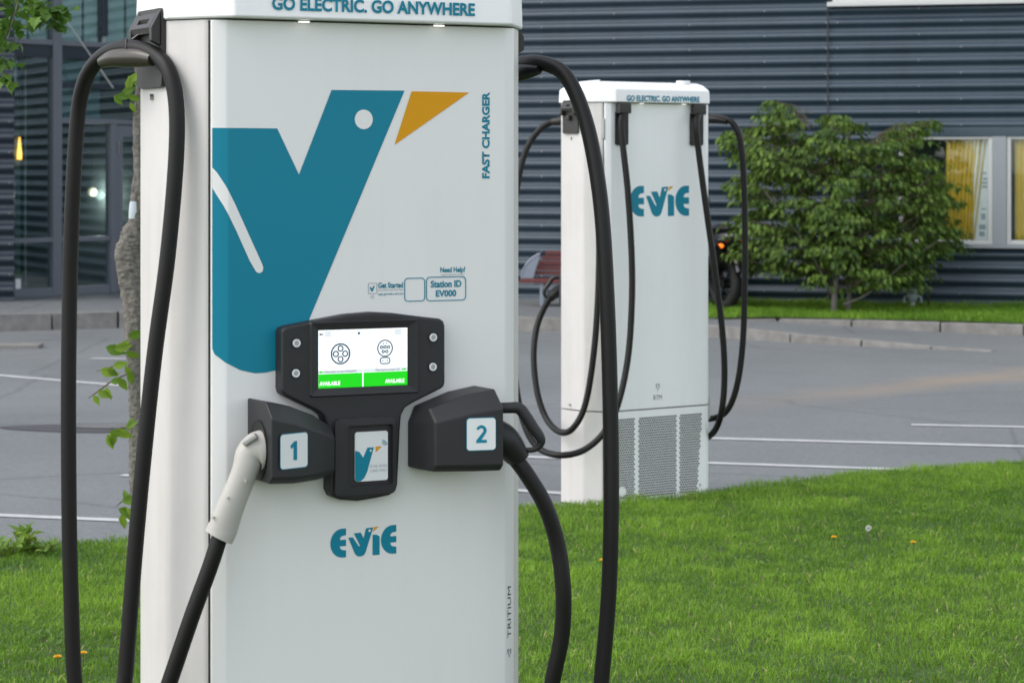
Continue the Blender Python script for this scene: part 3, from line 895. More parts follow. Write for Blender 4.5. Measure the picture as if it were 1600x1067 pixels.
for x in np.linspace(SX0, strip_x[-1], 60):
    y0 = float(np.interp(x, strip_x, strip_y)); y1 = wall_y(x) + 0.1
    h0 = 0.16 if x < 0.6 else 0.105
    h0 = float(np.interp(x, [-3, 0.3, 1.5, 9], [0.165, 0.15, 0.12, 0.108]))
    c = [bm.verts.new((x, y0, h0)), bm.verts.new((x, y1, h0))]
    if prev: bm.faces.new((prev[0], c[0], c[1], prev[1]))
    prev = c
gs = finish("grass_strip_soil", bm, M['soil']); gs["kind"] = 'structure'
if gs.data.polygons[0].normal.z < 0: gs.data.flip_normals()

# ------------------------------------------------------------------ grass blades
def blades(name, pts, hts, wid, lean, tint, label):
    n = len(pts)
    ang = rng.uniform(0, 2 * math.pi, n); la = rng.uniform(0, 2 * math.pi, n)
    dx, dy = np.cos(ang) * wid / 2, np.sin(ang) * wid / 2
    lx, ly = np.cos(la) * lean * hts, np.sin(la) * lean * hts
    V = np.empty((n, 5, 3), np.float32)
    V[:, 0] = np.stack([pts[:, 0] - dx, pts[:, 1] - dy, pts[:, 2]], 1)
    V[:, 1] = np.stack([pts[:, 0] + dx, pts[:, 1] + dy, pts[:, 2]], 1)
    V[:, 2] = np.stack([pts[:, 0] - dx * .8 + lx * .35, pts[:, 1] - dy * .8 + ly * .35, pts[:, 2] + hts * .6], 1)
    V[:, 3] = np.stack([pts[:, 0] + dx * .8 + lx * .35, pts[:, 1] + dy * .8 + ly * .35, pts[:, 2] + hts * .6], 1)
    V[:, 4] = np.stack([pts[:, 0] + lx, pts[:, 1] + ly, pts[:, 2] + hts * (1 - 0.3 * lean)], 1)
    T = (np.arange(n)[:, None, None] * 5 + np.array([[0, 1, 3], [0, 3, 2], [2, 3, 4]])[None]).reshape(-1)
    me = bpy.data.meshes.new(name)
    me.vertices.add(n * 5); me.vertices.foreach_set("co", V.ravel())
    me.loops.add(len(T)); me.loops.foreach_set("vertex_index", T.astype(np.int32))
    me.polygons.add(n * 3)
    me.polygons.foreach_set("loop_start", np.arange(0, n * 9, 3, dtype=np.int32))
    me.polygons.foreach_set("loop_total", np.full(n * 3, 3, np.int32))
    at = me.attributes.new("tint", 'FLOAT', 'POINT')
    at.data.foreach_set("value", np.repeat(tint, 5).astype(np.float32))
    me.update(); me.materials.append(M['grass'])
    o = bpy.data.objects.new(name, me); COL.objects.link(o)
    tag(o, label, "grass", kind="stuff")
    return o

def vnoise(x, y, s, seed):
    r = np.random.default_rng(seed); g = r.random((128, 128))
    u, v = x * s + 64, y * s + 64
    i, j = np.floor(u).astype(int), np.floor(v).astype(int); fu, fv = u - i, v - j
    fu = fu * fu * (3 - 2 * fu); fv = fv * fv * (3 - 2 * fv)
    q = lambda a_, b_: g[a_ % 128, b_ % 128]
    return (q(i, j) * (1 - fu) + q(i + 1, j) * fu) * (1 - fv) + (q(i, j + 1) * (1 - fu) + q(i + 1, j + 1) * fu) * fv

def lawn_pts(x0, x1, y0, y1, dens):
    n = int((x1 - x0) * (y1 - y0) * dens)
    x = rng.uniform(x0, x1, n); y = rng.uniform(y0, y1, n)
    ye = edge_y(x) + 0.05 * (vnoise(x, x * 0, 6, 3) - .5) + 0.015
    k = y < ye
    return x[k], y[k], ye[k]
# bands: dense where the photograph looks, thinner elsewhere
parts = [lawn_pts(-2.9, 3.6, 7.3, 14.2, 10500), lawn_pts(-6, -2.9, 6, 12, 1500), lawn_pts(3.6, 8, 7, 18, 1200), lawn_pts(-3, 3.6, 3.2, 7.2, 1300)]
x = np.concatenate([p[0] for p in parts]); y = np.concatenate([p[1] for p in parts]); ye = np.concatenate([p[2] for p in parts])
n1 = vnoise(x, y, 1.1, 11); n2 = vnoise(x, y, 4.0, 12); n3 = vnoise(x, y, 13.0, 13)
h = 0.009 + 0.017 * rng.random(len(x)) + 0.026 * n2 * n1 + 0.014 * (n3 > .68)
h *= np.where(ye - y < 0.12, 1.35, 1.0)
zb = np.interp(ye - y, [0, .05, .6], [0.0, .022, .028])
tint = np.clip(0.42 + 0.55 * (n1 - .5) + 0.5 * (n2 - .5) + 0.5 * (rng.random(len(x)) - .5) + 0.45 * (n3 - .5), 0, 1.2)
tint = np.where(rng.random(len(x)) < 0.02, 1.5, tint)
blades("lawn_grass", np.stack([x, y, zb], 1), h, rng.uniform(0.0018, 0.0036, len(x)), rng.uniform(0.1, 1.6, len(x)), tint, "short green mown lawn in front of the road")
straw = rng.random(len(x)) < 0.010
so = blades("dry_grass", np.stack([x, y, zb + .002], 1)[straw], h[straw] * 1.15, np.full(int(straw.sum()), .003), rng.uniform(.5, 1.8, int(straw.sum())), np.zeros(int(straw.sum())), "dry straw coloured blades scattered through the lawn")
so.data.materials.clear(); so.data.materials.append(mat("dry_straw", (0.34, 0.29, 0.13), 0.8, var=0.3))
# strip by the wall
n = 30000
x = rng.uniform(SX0 + .02, strip_x[-1] - .1, n); y0 = np.interp(x, strip_x, strip_y); y1 = wall_y(x) - 0.03
y = y0 + (y1 - y0) * rng.random(n)
zb = np.interp(x, [-3, 0.3, 1.5, 9], [0.165, 0.15, 0.12, 0.108]) - 0.003
h = 0.03 + 0.05 * rng.random(n) + 0.06 * vnoise(x, y, 3, 5) * (y > y1 - 0.5)
blades("strip_grass", np.stack([x, y, zb], 1), h, rng.uniform(0.005, 0.010, n), rng.uniform(0.1, 0.8, n),
       np.clip(0.35 + 0.5 * (vnoise(x, y, 1.5, 6) - .4) + 0.3 * (rng.random(n) - .5), 0, 1.1), "grass strip between the low kerb and the corrugated wall")

# ------------------------------------------------------------------ charging stations
SX = .06      # how far the cabinet sides stand out beyond the door
def outline_cap(w, d, over, front):
    """plan outline of the cap, counter-clockwise seen from above"""
    W = w / 2
    return [(-W - SX - over, d + over), (-W - SX - over, .100), (-W + .03, front), (W - .03, front), (W + SX + over, .100), (W + SX + over, d + over)]

def make_cabinet(fr, root, Wd, zcap, ztop, side_d=.287, z_split=None):
    W = Wd / 2
    plan = [(-W - .004, .024), (-W - SX, .107), (-W - SX, side_d), (W + SX, side_d), (W + SX, .107), (W + .004, .024)]
    def cab(z0, z1):
        bm = bmesh.new()
        a_ = [bm.verts.new((x, y, z0)) for x, y in plan]; b_ = [bm.verts.new((x, y, z1)) for x, y in plan]
        n = len(plan)
        bm.faces.new(a_); bm.faces.new(b_)
        for i in range(n): bm.faces.new((a_[i], a_[(i + 1) % n], b_[(i + 1) % n], b_[i]))
        bmesh.ops.recalc_face_normals(bm, faces=bm.faces)
        ed = [e for e in bm.edges if abs(e.verts[0].co.z - e.verts[1].co.z) > .1]
        bmesh.ops.bevel(bm, geom=ed, offset=.012, segments=4, profile=.5, affect='EDGES')
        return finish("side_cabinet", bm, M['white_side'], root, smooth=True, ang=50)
    if z_split:
        cab(.006, z_split - .003); cab(z_split + .003, zcap - .002)
    else:
        cab(.006, zcap - .002)
    boxo("base_plate", (-W - .02, W + .02, .03, side_d - .02, 0.0, .0055), M['seam'], root)
    # gasket in the gap between door and cabinet
    boxo("door_gasket", (-W - .0035, W + .0035, .0225, .0238, .010, zcap - .004), M['seam'], root)
    # cap
    o0 = outline_cap(Wd, side_d, .006, -.034); o1 = outline_cap(Wd, side_d, .004, -.030)
    o2 = outline_cap(Wd, side_d, -.03, .02); o3 = outline_cap(Wd, side_d, -.10, .07)
    h = ztop - zcap
    rings = [[(x, y, zcap) for x, y in o0], [(x, y, zcap + .62 * h) for x, y in o1], [(x, y, zcap + .9 * h) for x, y in o2], [(x, y, ztop) for x, y in o3]]
    cp = loft("cap", rings, M['white'], root, bev=.006, ang=30, seg=3)
    return W, cp

def door_f(W, ch=.03, dy=.013):
    def f(x):
        e_ = abs(x) - (W - ch)
        if e_ <= 0: return 0.0
        t = e_ / ch
        return dy * (0.75 * t + 0.25 * t * t)
    return f
def make_door(root, W, f, z0, z1, material, name="door", ch=.03):
    xs_ = [-W, -W + ch * .25, -W + ch * .5, -W + ch * .8, -W + ch, W - ch, W - ch * .8, W - ch * .5, W - ch * .25, W]
    pts = [(x, f(x)) for x in xs_] + [(W, .0222), (-W, .0222)]
    return prism_xy(name, pts, z0, z1, material, root, bev=.0015, seg=2)

def under_lamps(root, xs_, z, cp):
    for x in xs_:
        bm = bmesh.new()
        m_ = Matrix.Translation((x, -.014, z - .004)) @ Matrix.Diagonal((1, .45, 1, 1))
        bmesh.ops.create_cone(bm, cap_ends=True, segments=16, radius1=.012, radius2=.013, depth=.003, matrix=m_)
        finish("downlight", bm, M['led'], root)

# ---- nearest charger
CW = 0.678
C1 = Frame(-0.292, 5.13, 27.0)
ZC = 1.902
ch1 = thing("charging_station", "large white fast charger with bird emblem and screen, nearest the camera", "charger", C1.o, C1.t, "white charging stations")
W1, cap1 = make_cabinet(C1, ch1, CW, ZC, 2.02)
f1 = door_f(W1)
make_door(ch1, W1, f1, .035, ZC - .003, M['door'])
def q(px, py, y=0.0): return C1.onplane(px, py, y)
def qs(l, y=0.0): return [q(px, py, y) for px, py in l]
cuts1 = [-W1 + .03 * k for k in (.25, .5, .8, 1.0)]
# bird emblem
bird = [(332, 200), (433, 201), (467, 273), (518, 141), (632, 142), (566, 300), (500, 458), (470, 530), (455, 560), (437, 577), (415, 582), (398, 583), (375, 578), (352, 566), (338, 554), (330, 545)]
bp = qs(bird)
xm = -W1 + .0005
bp = [(xm, bp[0][1])] + bp[1:-1] + [(xm, bp[-1][1])]
flat_print("bird_emblem", [bp], -.0007, M['teal'], ch1, f1, cuts1)
flat_print("beak_emblem", [qs([(643, 143), (733, 145), (616, 227)])], -.0007, M['amber'], ch1)
ex, ez = q(568, 187); r = abs(q(582, 187)[0] - ex)
flat_print("bird_eye", [[(ex + r * math.cos(k), ez + r * math.sin(k)) for k in np.linspace(0, 2 * math.pi, 33)[:-1]]], -.0014, M['door'], ch1)
wl = [(332, 262), (341, 270), (352, 289), (367, 319), (389, 368), (409, 412)]; wr = [(400, 425), (390, 408), (369, 361), (350, 322), (340, 304), (332, 294)]
tip = [(411, 418), (410, 424), (405, 427)]
wpts = qs(wl + tip + wr); wpts = [(xm, wpts[0][1])] + wpts[1:-1] + [(xm, wpts[-1][1])]
flat_print("wing_stroke", [wpts], -.0014, M['door'], ch1, f1, cuts1)
# lettering
a_, b_ = q(753, 279), q(765, 144)
lettering("side_lettering", "FAST CHARGER", a_[0], b_[0], a_[1], b_[1], -.0008, M['teal'], ch1, 0.04, vertical=True)
yc = -.0345
a_, b_ = q(425, 14, yc), q(742, 6, yc)
zb_ = q(580, 21, yc)[1]
lettering("slogan_lettering", "GO ELECTRIC. GO ANYWHERE", a_[0], b_[0], zb_, zb_ + 0.0272, -.0352, M['teal'], ch1, 0.035)
a_, b_ = q(517, 869), q(619, 820)
evie(ch1, q(516, 845)[0], q(619, 840)[0], q(568, 868)[1], q(568, 823)[1], -.0008)
# instruction print
def tx(s, x0, y0, x1, y1, m='teal', bold=.03, par=ch1, y=-.0008, name="info_lettering"):
    a_, b_ = q((x0 + x1) / 2, y1, y)[1], q((x0 + x1) / 2, y0, y)[1]
    return lettering(name, s, q(x0, y0, y)[0], q(x1, y0, y)[0], a_, b_, y, M[m], par, bold)
tx("Need Help?", 688, 417, 727, 428); tx("support.goevie.com.au", 689, 427.5, 725, 431, 'grey_ink', 0)
tx("Get Started", 591, 441, 630, 450); tx("Download the Evie App", 591, 451.2, 630, 455, 'grey_ink', 0); tx("app.goevie.com.au", 591, 457, 630, 462, 'teal', 0.005)
tx("Station ID", 673, 438, 721, 449, bold=.035); tx("EV000", 681, 453, 713, 463.5, bold=.035)
def rr_px(x0, y0, x1, y1, r, w, name, m='teal'):
    (xa, zb1), (xb, zt1) = q(x0, y1), q(x1, y0)
    zb1 = q((x0 + x1) / 2, y1)[1]; zt1 = q((x0 + x1) / 2, y0)[1]
    frame_outline(name, rrect(xa, xb, zb1, zt1, r), rrect(xa + w, xb - w, zb1 + w, zt1 - w, max(r - w, .001)), -.0009, -.0002, M[m], ch1)
rr_px(631.5, 434, 664, 471, .008, .0018, "label_border"); rr_px(665.5, 432, 728, 470, .009, .0018, "label_border")
rr_px(575, 442, 589, 459, .002, .001, "app_icon_border", 'grey_ink')
f_ = lambda l: [(q(577.5, 455)[0] + x / 110 * 0.0125, q(582, 455.5)[1] + z / 110 * .0125) for x, z in l]
flat_print("app_icon_bird", [f_([(0, 80), (28, 80), (48, 52), (68, 100), (100, 100), (62, 8), (45, 0), (28, 8)])], -.0008, M['teal'], ch1)
a_ = q(581.5, 464)
bm = bmesh.new(); ring_y(bm, a_[0], a_[1], .0028, .0034, -.0009, -.0002, 16); finish("label_ring", bm, M['grey_ink'], ch1)
# maker's lettering on the right bevel
xr0, xr1 = W1 - .020, W1 - .010
fyb = lambda x: f1(x) - .0008
zt_, zb2 = C1.onplane(795, 915, .01)[1], C1.onplane(795, 995, .01)[1]
lettering("maker_lettering", "TRITIUM", xr0, xr1, zb2, zt_, 0, M['dark_ink'], ch1, 0.0, vertical=True, fy=fyb)
zk = C1.onplane(795, 1020, .01)[1]
def mark(root, cx, cz, s, y, fy=None, name="maker_emblem"):
    shp = [[(-.5, .9), (-.1, .6), (-.05, .75), (-.4, 1.0)], [(.5, .9), (.1, .6), (.05, .75), (.4, 1.0)], [(-.62, .55), (-.2, .3), (-.18, .46), (-.55, .72)], [(.62, .55), (.2, .3), (.18, .46), (.55, .72)],
           [(-.5, .1), (-.15, -.1), (-.15, .12), (-.42, .3)], [(.5, .1), (.15, -.1), (.15, .12), (.42, .3)], [(-.12, -.2), (.12, -.2), (.04, -.7), (-.04, -.7)]]
    return flat_print(name, [[(cx + a * s, cz + b * s) for a, b in p] for p in shp], 0 if fy else y, M['dark_ink'], root, fy)
mark(ch1, W1 - .015, zk, .011, 0, fyb)
under_lamps(ch1, [q(475, 33, -.014)[0], q(686, 39, -.014)[0]], ZC, cap1)

# display unit
disp = [(440, 519), (443, 513), (450, 510), (500, 500), (545, 491.5), (585, 488), (622, 490), (660, 495), (688, 498), (694, 502), (696, 510), (696, 598), (694, 604), (689, 608), (645, 630), (634, 637), (628, 648), (626, 670),
        (622, 758), (618, 768), (609, 774), (590, 778), (560, 783), (533, 781), (520, 776), (515, 765), (518, 700), (513, 668), (506, 650), (497, 643), (449, 620), (442, 615), (440, 607)]
YD = -.034
dpts = qs(disp, YD)
dz_ = prism_xz("display_housing", dpts, YD, -.0005, M['plastic'], ch1, bev=.006, seg=3)
sx0, sx1 = q(497, 560, YD)[0], q(636, 560, YD)[0]
sz0, sz1 = q(566, 604, YD)[1], q(566, 514, YD)[1]
# recessed bezel: sloping frame from the housing face to the screen (proud ring round the glass)
bz = .016
bo = rrect(sx0 - bz, sx1 + bz * 1.5, sz0 - bz * .95, sz1 + bz * .95, .004); bi = rrect(sx0 - .001, sx1 + .001, sz0 - .001, sz1 + .001, .001)
bm = bmesh.new()
v0 = [bm.verts.new((x, YD - .0045, z)) for x, z in bo]; v1 = [bm.verts.new((x, YD - .0012, z)) for x, z in bi]; v2 = [bm.verts.new((x, YD + .002, z)) for x, z in rrect(sx0 - bz - .004, sx1 + bz * 1.5 + .004, sz0 - bz * .95 - .004, sz1 + bz * .95 + .004, .006)]
for k in range(len(bo)):
    j = (k + 1) % len(bo)
    bm.faces.new((v0[k], v1[k], v1[j], v0[j])); bm.faces.new((v0[k], v0[j], v2[j], v2[k]))
finish("screen_bezel", bm, M['plastic'], dz_)
ys = YD - .0014
def rect(x0, x1, z0, z1): return [(x0, z0), (x1, z0), (x1, z1), (x0, z1)]
flat_print("screen", [rect(sx0, sx1, sz0, sz1)], ys, M['screen_white'], dz_)
sw, sh = sx1 - sx0, sz1 - sz0
def S(u, v): return (sx0 + u * sw, sz0 + v * sh)
def srect(u0, u1, v0, v1): return [S(u0, v0), S(u1, v0), S(u1, v1), S(u0, v1)]
flat_print("screen_button_bar", [srect(0, .488, 0, .245), srect(.502, 1, 0, .245)], ys - .0004, M['screen_green'], dz_)
flat_print("screen_divider", [srect(.4915, .4985, .25, .86), srect(0, 1, .865, .875)], ys - .0004, M['screen_grey'], dz_)
flat_print("screen_prompt_band", [srect(0, .49, .25, .31), srect(.5, 1, .25, .31)], ys - .0004, M['screen_grey'], dz_)
for rc in (srect(.07, .14, .88, .985), srect(.85, .93, .88, .985)): flat_print("screen_corner_key", [rc], ys - .0004, M['screen_grey'], dz_)
def stext(s, u0, u1, v0, v1, m, bold=0.0):
    (xa, za), (xb, zb_) = S(u0, v0), S(u1, v1)
    return lettering("screen_lettering", s, xa, xb, za, zb_, ys - .0008, M[m], dz_, bold)
stext("AVAILABLE", .01, .24, .045, .115, 'screen_text', .03); stext("AVAILABLE", .745, .965, .045, .115, 'screen_text', .03)
stext("Press button to start CHAdeMO", .07, .42, .262, .298, 'screen_navy'); stext("Press button to start CCS", .64, .91, .262, .298, 'screen_navy')
stext("TRITIUM", .49, .57, .91, .93, 'screen_navy')
def arrow(u, v, s): return [S(u, v), S(u + .02 * s, v + .025), S(u + .02 * s, v + .01), S(u + .05 * s, v + .01), S(u + .05 * s, v - .01), S(u + .02 * s, v - .01), S(u + .02 * s, v - .025)]
flat_print("screen_arrow", [arrow(.005, .28, 1), arrow(.985, .28, -1)], ys - .0008, M['screen_green'], dz_)
flat_print("screen_arrow", [arrow(.005, .93, 1), [S(.43, .95), S(.47, .95), S(.45, .89)]], ys - .0008, M['screen_navy'], dz_)
bm = bmesh.new()
cx, cz = S(.245, .585); R_ = sh * .185
ring_y(bm, cx, cz, R_ * .86, R_, ys - .0008, ys - .0002)
for dx_, dz2 in ((0, .5), (0, -.5), (.47, 0), (-.47, 0)):
    ring_y(bm, cx + dx_ * R_, cz + dz2 * R_, R_ * .19, R_ * .31, ys - .0008, ys - .0002, 14)
finish("screen_plug_icon", bm, M['screen_navy'], dz_)["kind"] = "stuff"
bm = bmesh.new()
cx, cz = S(.745, .655); R_ = sh * .15
ring_y(bm, cx, cz, R_ * .86, R_, ys - .0008, ys - .0002)
for dx_, dz2 in ((-.45, .12), (0, .15), (.45, .12), (-.23, -.38), (.23, -.38)):
    ring_y(bm, cx + dx_ * R_, cz + dz2 * R_, R_ * .09, R_ * .21, ys - .0008, ys - .0002, 12)
for dx_ in (-.22, .22): disc_y(bm, cx + dx_ * R_, cz + .55 * R_, R_ * .08, ys - .0008, ys - .0002, 10)
finish("screen_plug_icon", bm, M['screen_navy'], dz_)["kind"] = "stuff"
cx2, cz2 = S(.745, .44)
frame_outline("screen_plug_icon", rrect(cx2 - R_ * .68, cx2 + R_ * .68, cz2 - R_ * .42, cz2 + R_ * .42, R_ * .38), rrect(cx2 - R_ * .55, cx2 + R_ * .55, cz2 - R_ * .29, cz2 + R_ * .29, R_ * .25), ys - .0008, ys - .0002, M['screen_navy'], dz_)
bm = bmesh.new()
for dx_ in (-.28, .28): disc_y(bm, cx2 + dx_ * R_, cz2, R_ * .09, ys - .0008, ys - .0002, 10)
finish("screen_plug_dots", bm, M['screen_navy'], dz_)["kind"] = "stuff"
for px, py in ((463, 536), (462, 583), (676.5, 527), (676, 573)):
    x, z = q(px, py, YD)
    bm = bmesh.new(); disc_y(bm, x, z, .0125, YD - .0008, YD + .002, 20)
    bt = finish("push_button", bm, M['plastic_dark'], dz_)
    bm = bmesh.new(); ring_y(bm, x, z, .0052, .0082, YD - .003, YD - .0005, 18)
    finish("button_ring", bm, M['card'], dz_)
    bm = bmesh.new(); disc_y(bm, x, z, .0051, YD - .0026, YD - .0005, 14)
    finish("button_centre", bm, M['greymetal'], dz_)
# card reader
ro = rrect(*sorted((q(521, 700, YD)[0], q(616, 700, YD)[0])), q(570, 772, YD)[1], q(570, 652, YD)[1], .012)
ri = rrect(*sorted((q(540, 700, YD)[0], q(611, 700, YD)[0])), q(575, 757, YD)[1], q(575, 663, YD)[1], .006)
bm = bmesh.new()
v0 = [bm.verts.new((x, YD - .010, z)) for x, z in ro]; v1 = [bm.verts.new((x, YD - .011, z)) for x, z in ri]; v2 = [bm.verts.new((x, YD + .002, z)) for x, z in ro]; v3 = [bm.verts.new((x, YD - .0008, z)) for x, z in ri]
for k in range(len(ro)):
    j = (k + 1) % len(ro)
    bm.faces.new((v0[k], v1[k], v1[j], v0[j])); bm.faces.new((v0[k], v0[j], v2[j], v2[k])); bm.faces.new((v1[k], v3[k], v3[j], v1[j]))
bm.faces.new(v3)
finish("card_reader_frame", bm, M['plastic'], dz_, smooth=True, ang=35)
yk = YD - .0045
kx0, kx1, kz0, kz1 = q(555, 710, yk)[0], q(606, 710, yk)[0], q(580, 751, yk)[1], q(580, 674, yk)[1]
prism_xz("card_label", rrect(kx0, kx1, kz0, kz1, .005), yk, YD - .001, M['card'], dz_)
def K(u, v): return (kx0 + u * (kx1 - kx0), kz0 + v * (kz1 - kz0))
flat_print("card_bird", [[K(0, .63), K(.13, .6), K(.24, .48), K(.37, .68), K(.57, .68), K(.37, .2), K(.28, .07), K(.16, .005), K(.04, .005), K(0, .04)]], yk - .0004, M['teal'], dz_)
flat_print("card_beak", [[K(.62, .69), K(.82, .69), K(.62, .57)]], yk - .0004, M['amber'], dz_)
x, z = K(.47, .615)
flat_print("card_bird_eye", [[(x + .0022 * math.cos(k), z + .0022 * math.sin(k)) for k in np.linspace(0, 2 * math.pi, 13)[:-1]]], yk - .0008, M['card'], dz_)
for s_, v_ in (("EVIE RFID", .27), ("CARD ONLY", .18)):
    (xa, za), (xb, zb_) = K(.46, v_), K(.98, v_ + .05)
    lettering("card_lettering", s_, xa, xb, za, zb_, yk - .0004, M['grey_ink'], dz_, 0)
for rr in (.09, .15, .21):
    arc = []
    for t in np.linspace(0.1, 1.55, 9):
        u, v = K(.82, .70); arc.append((u + math.cos(t) * rr * .05 * 1.0, v + math.sin(t) * rr * .05))
    arc2 = [(K(.82, .70)[0] + math.cos(t) * (rr + .03) * .05, K(.82, .70)[1] + math.sin(t) * (rr + .03) * .05) for t in np.linspace(1.55, .1, 9)]
    flat_print("card_wave_mark", [arc + arc2], yk - .0004, M['teal'], dz_)

# holsters -----------------------------------------------------------------
def holster(name, sections, mark_px, digit, hole=None):
    """sections: list of (x, yfront, z_bottom, z_top, chamfer)"""
    rings = []
    for (x, yf, zb_, zt_, cz, cy) in sections:
        rings.append([(x, -.0005, zb_), (x, yf * .9, zb_), (x, yf, zb_ + .012), (x, yf, zt_ - cz), (x, yf + cy, zt_), (x, -.0005, zt_)])
    h_ = loft(name, rings, M['plastic'], ch1, bev=.0045, ang=30, seg=3)
    return h_
yH = -.135
xL = q(386, 690, 0)[0]
def zz(py, y, px): return q(px, py, y)[1]
xm1 = q(500, 690, -.095)[0]; xe1 = q(527, 690, -.07)[0]
ho1 = holster("holster", [(xL, yH, zz(758, yH, 420), zz(630, yH, 420), .030, .035), ((xL + xm1) / 2, -.118, zz(757, -.118, 460), zz(637, -.118, 460), .032, .035),
                          (xm1, -.092, zz(750, -.09, 505), zz(650, -.09, 505), .03, .032), (xe1, -.06, zz(742, -.06, 528), zz(668, -.06, 525), .02, .02)], None, "1")
# dark socket mouth on the outer end of the holster
def socket(xf, y0, z0, r, sgn, parent):
    bm = bmesh.new()
    n = 24
    a_ = [bm.verts.new((xf + sgn * .0008, y0 + r * .78 * math.cos(2 * math.pi * k / n), z0 + r * math.sin(2 * math.pi * k / n))) for k in range(n)]
    b_ = [bm.verts.new((xf + sgn * .003, y0 + r * .9 * math.cos(2 * math.pi * k / n), z0 + r * 1.14 * math.sin(2 * math.pi * k / n))) for k in range(n)]
    c_ = [bm.verts.new((xf - sgn * .004, v.co.y, v.co.z)) for v in b_]
    for k in range(n):
        j = (k + 1) % n
        bm.faces.new((a_[k], a_[j], b_[j], b_[k])); bm.faces.new((b_[k], b_[j], c_[j], c_[k]))
    bm.faces.new(a_)
    return finish("socket_mouth", bm, M['plastic_dark'], parent, smooth=True, ang=40)
socket(xL, -.066, zz(702, -.06, 405), .052, -1, ho1)
xR = q(742, 690, 0)[0]
xm2 = q(690, 700, -.11)[0]; xs2 = q(652, 700, -.05)[0]
ho2 = holster("holster", [(xs2, -.05, zz(733, -.05, 655), zz(662, -.05, 655), .02, .02), (xm2 - .012, -.105, zz(738, -.11, 690), zz(640, -.11, 690), .026, .03),
                          ((xm2 + xR) / 2, -.125, zz(738, -.125, 735), zz(619, -.125, 735), .034, .038), (xR, yH, zz(737, yH, 775), zz(610, yH, 775), .036, .04)], None, "2")
socket(xR, -.066, zz(680, -.06, 760), .05, 1, ho2)
def _two():
    o_, i_ = [], []
    for t in np.linspace(165, -35, 12):
        t = math.radians(t)
        o_.append((.5 + .48 * math.cos(t), .70 + .30 * math.sin(t))); i_.append((.48 + .22 * math.cos(t), .70 + .135 * math.sin(t)))
    return o_ + [(.50, .17), (1.0, .17), (1.0, 0), (.02, 0), (.02, .14)] + i_[::-1]
DIG = {"1": [(.42, 0), (.85, 0), (.85, 1), (.55, 1), (.05, .78), (.17, .60), (.42, .70)], "2": _two()}
def plate(px0, py0, px1, py1, ya, yb, digit, parent):
    """numbered sticker lying on the sloping front of a holster"""
    (xa, _), (xb, _) = q(px0, (py0 + py1) / 2, ya), q(px1, (py0 + py1) / 2, yb)
    za, zt = q((px0 + px1) / 2, py1, (ya + yb) / 2)[1], q((px0 + px1) / 2, py0, (ya + yb) / 2)[1]
    fy = lambda x, o=0: ya + (yb - ya) * (x - xa) / (xb - xa) - .0009 - o
    for nm, ins, mt, off in (("number_plate_border", 0, 'teal', 0), ("number_plate", .0016, 'card', .0005)):
        pts = rrect(xa + ins, xb - ins, za + ins, zt - ins, .008 - ins)
        bm = bmesh.new(); bm.faces.new([bm.verts.new((x, fy(x, off), z)) for x, z in pts]); finish(nm, bm, M[mt], parent)
    w_ = xb - xa; hh = zt - za
    wd = .30 if digit == "1" else .36
    if digit in DIG:
        xa2, za2, ww2, hh2 = xa + w_ * (.5 - wd / 2), za + hh * .24, w_ * wd, hh * .53
        bm = bmesh.new(); bm.faces.new([bm.verts.new((xa2 + u * ww2, fy(xa2 + u * ww2, .001), za2 + v * hh2)) for u, v in DIG[digit]])
        bm.normal_update(); bmesh.ops.triangulate(bm, faces=bm.faces[:], ngon_method='EAR_CLIP'); finish("plate_digit", bm, M['teal'], parent); return
    lettering("plate_digit", digit, xa + w_ * (.5 - wd / 2), xa + w_ * (.5 + wd / 2), za + hh * .25, za + hh * .77, 0, M['teal'], parent, .035, fy=lambda x: fy(x, .001))
def hol_y(x, secs):
    return float(np.interp(x, [s[0] for s in secs], [s[1] for s in secs]))
s1 = [(xL, yH), ((xL + xm1) / 2, -.118), (xm1, -.092)]
s2 = [(xm2 - .012, -.105), ((xm2 + xR) / 2, -.125), (xR, yH)]
def solve(px, py, secs):
    y = -.12
    for _ in range(6): y = hol_y(q(px, py, y)[0], secs)
    return y
ya, yb = solve(437, 704, s1), solve(481, 704, s1); ymid = solve(459, 704, s1); bow = min(0, ymid - (ya + yb) / 2)
plate(437, 676, 481, 732, ya + bow, yb + bow, "1", ho1)
ya, yb = solve(728, 678, s2), solve(775, 678, s2); ymid = solve(751, 678, s2); bow = min(0, ymid - (ya + yb) / 2)
plate(728, 652, 775, 704, ya + bow, yb + bow, "2", ho2)

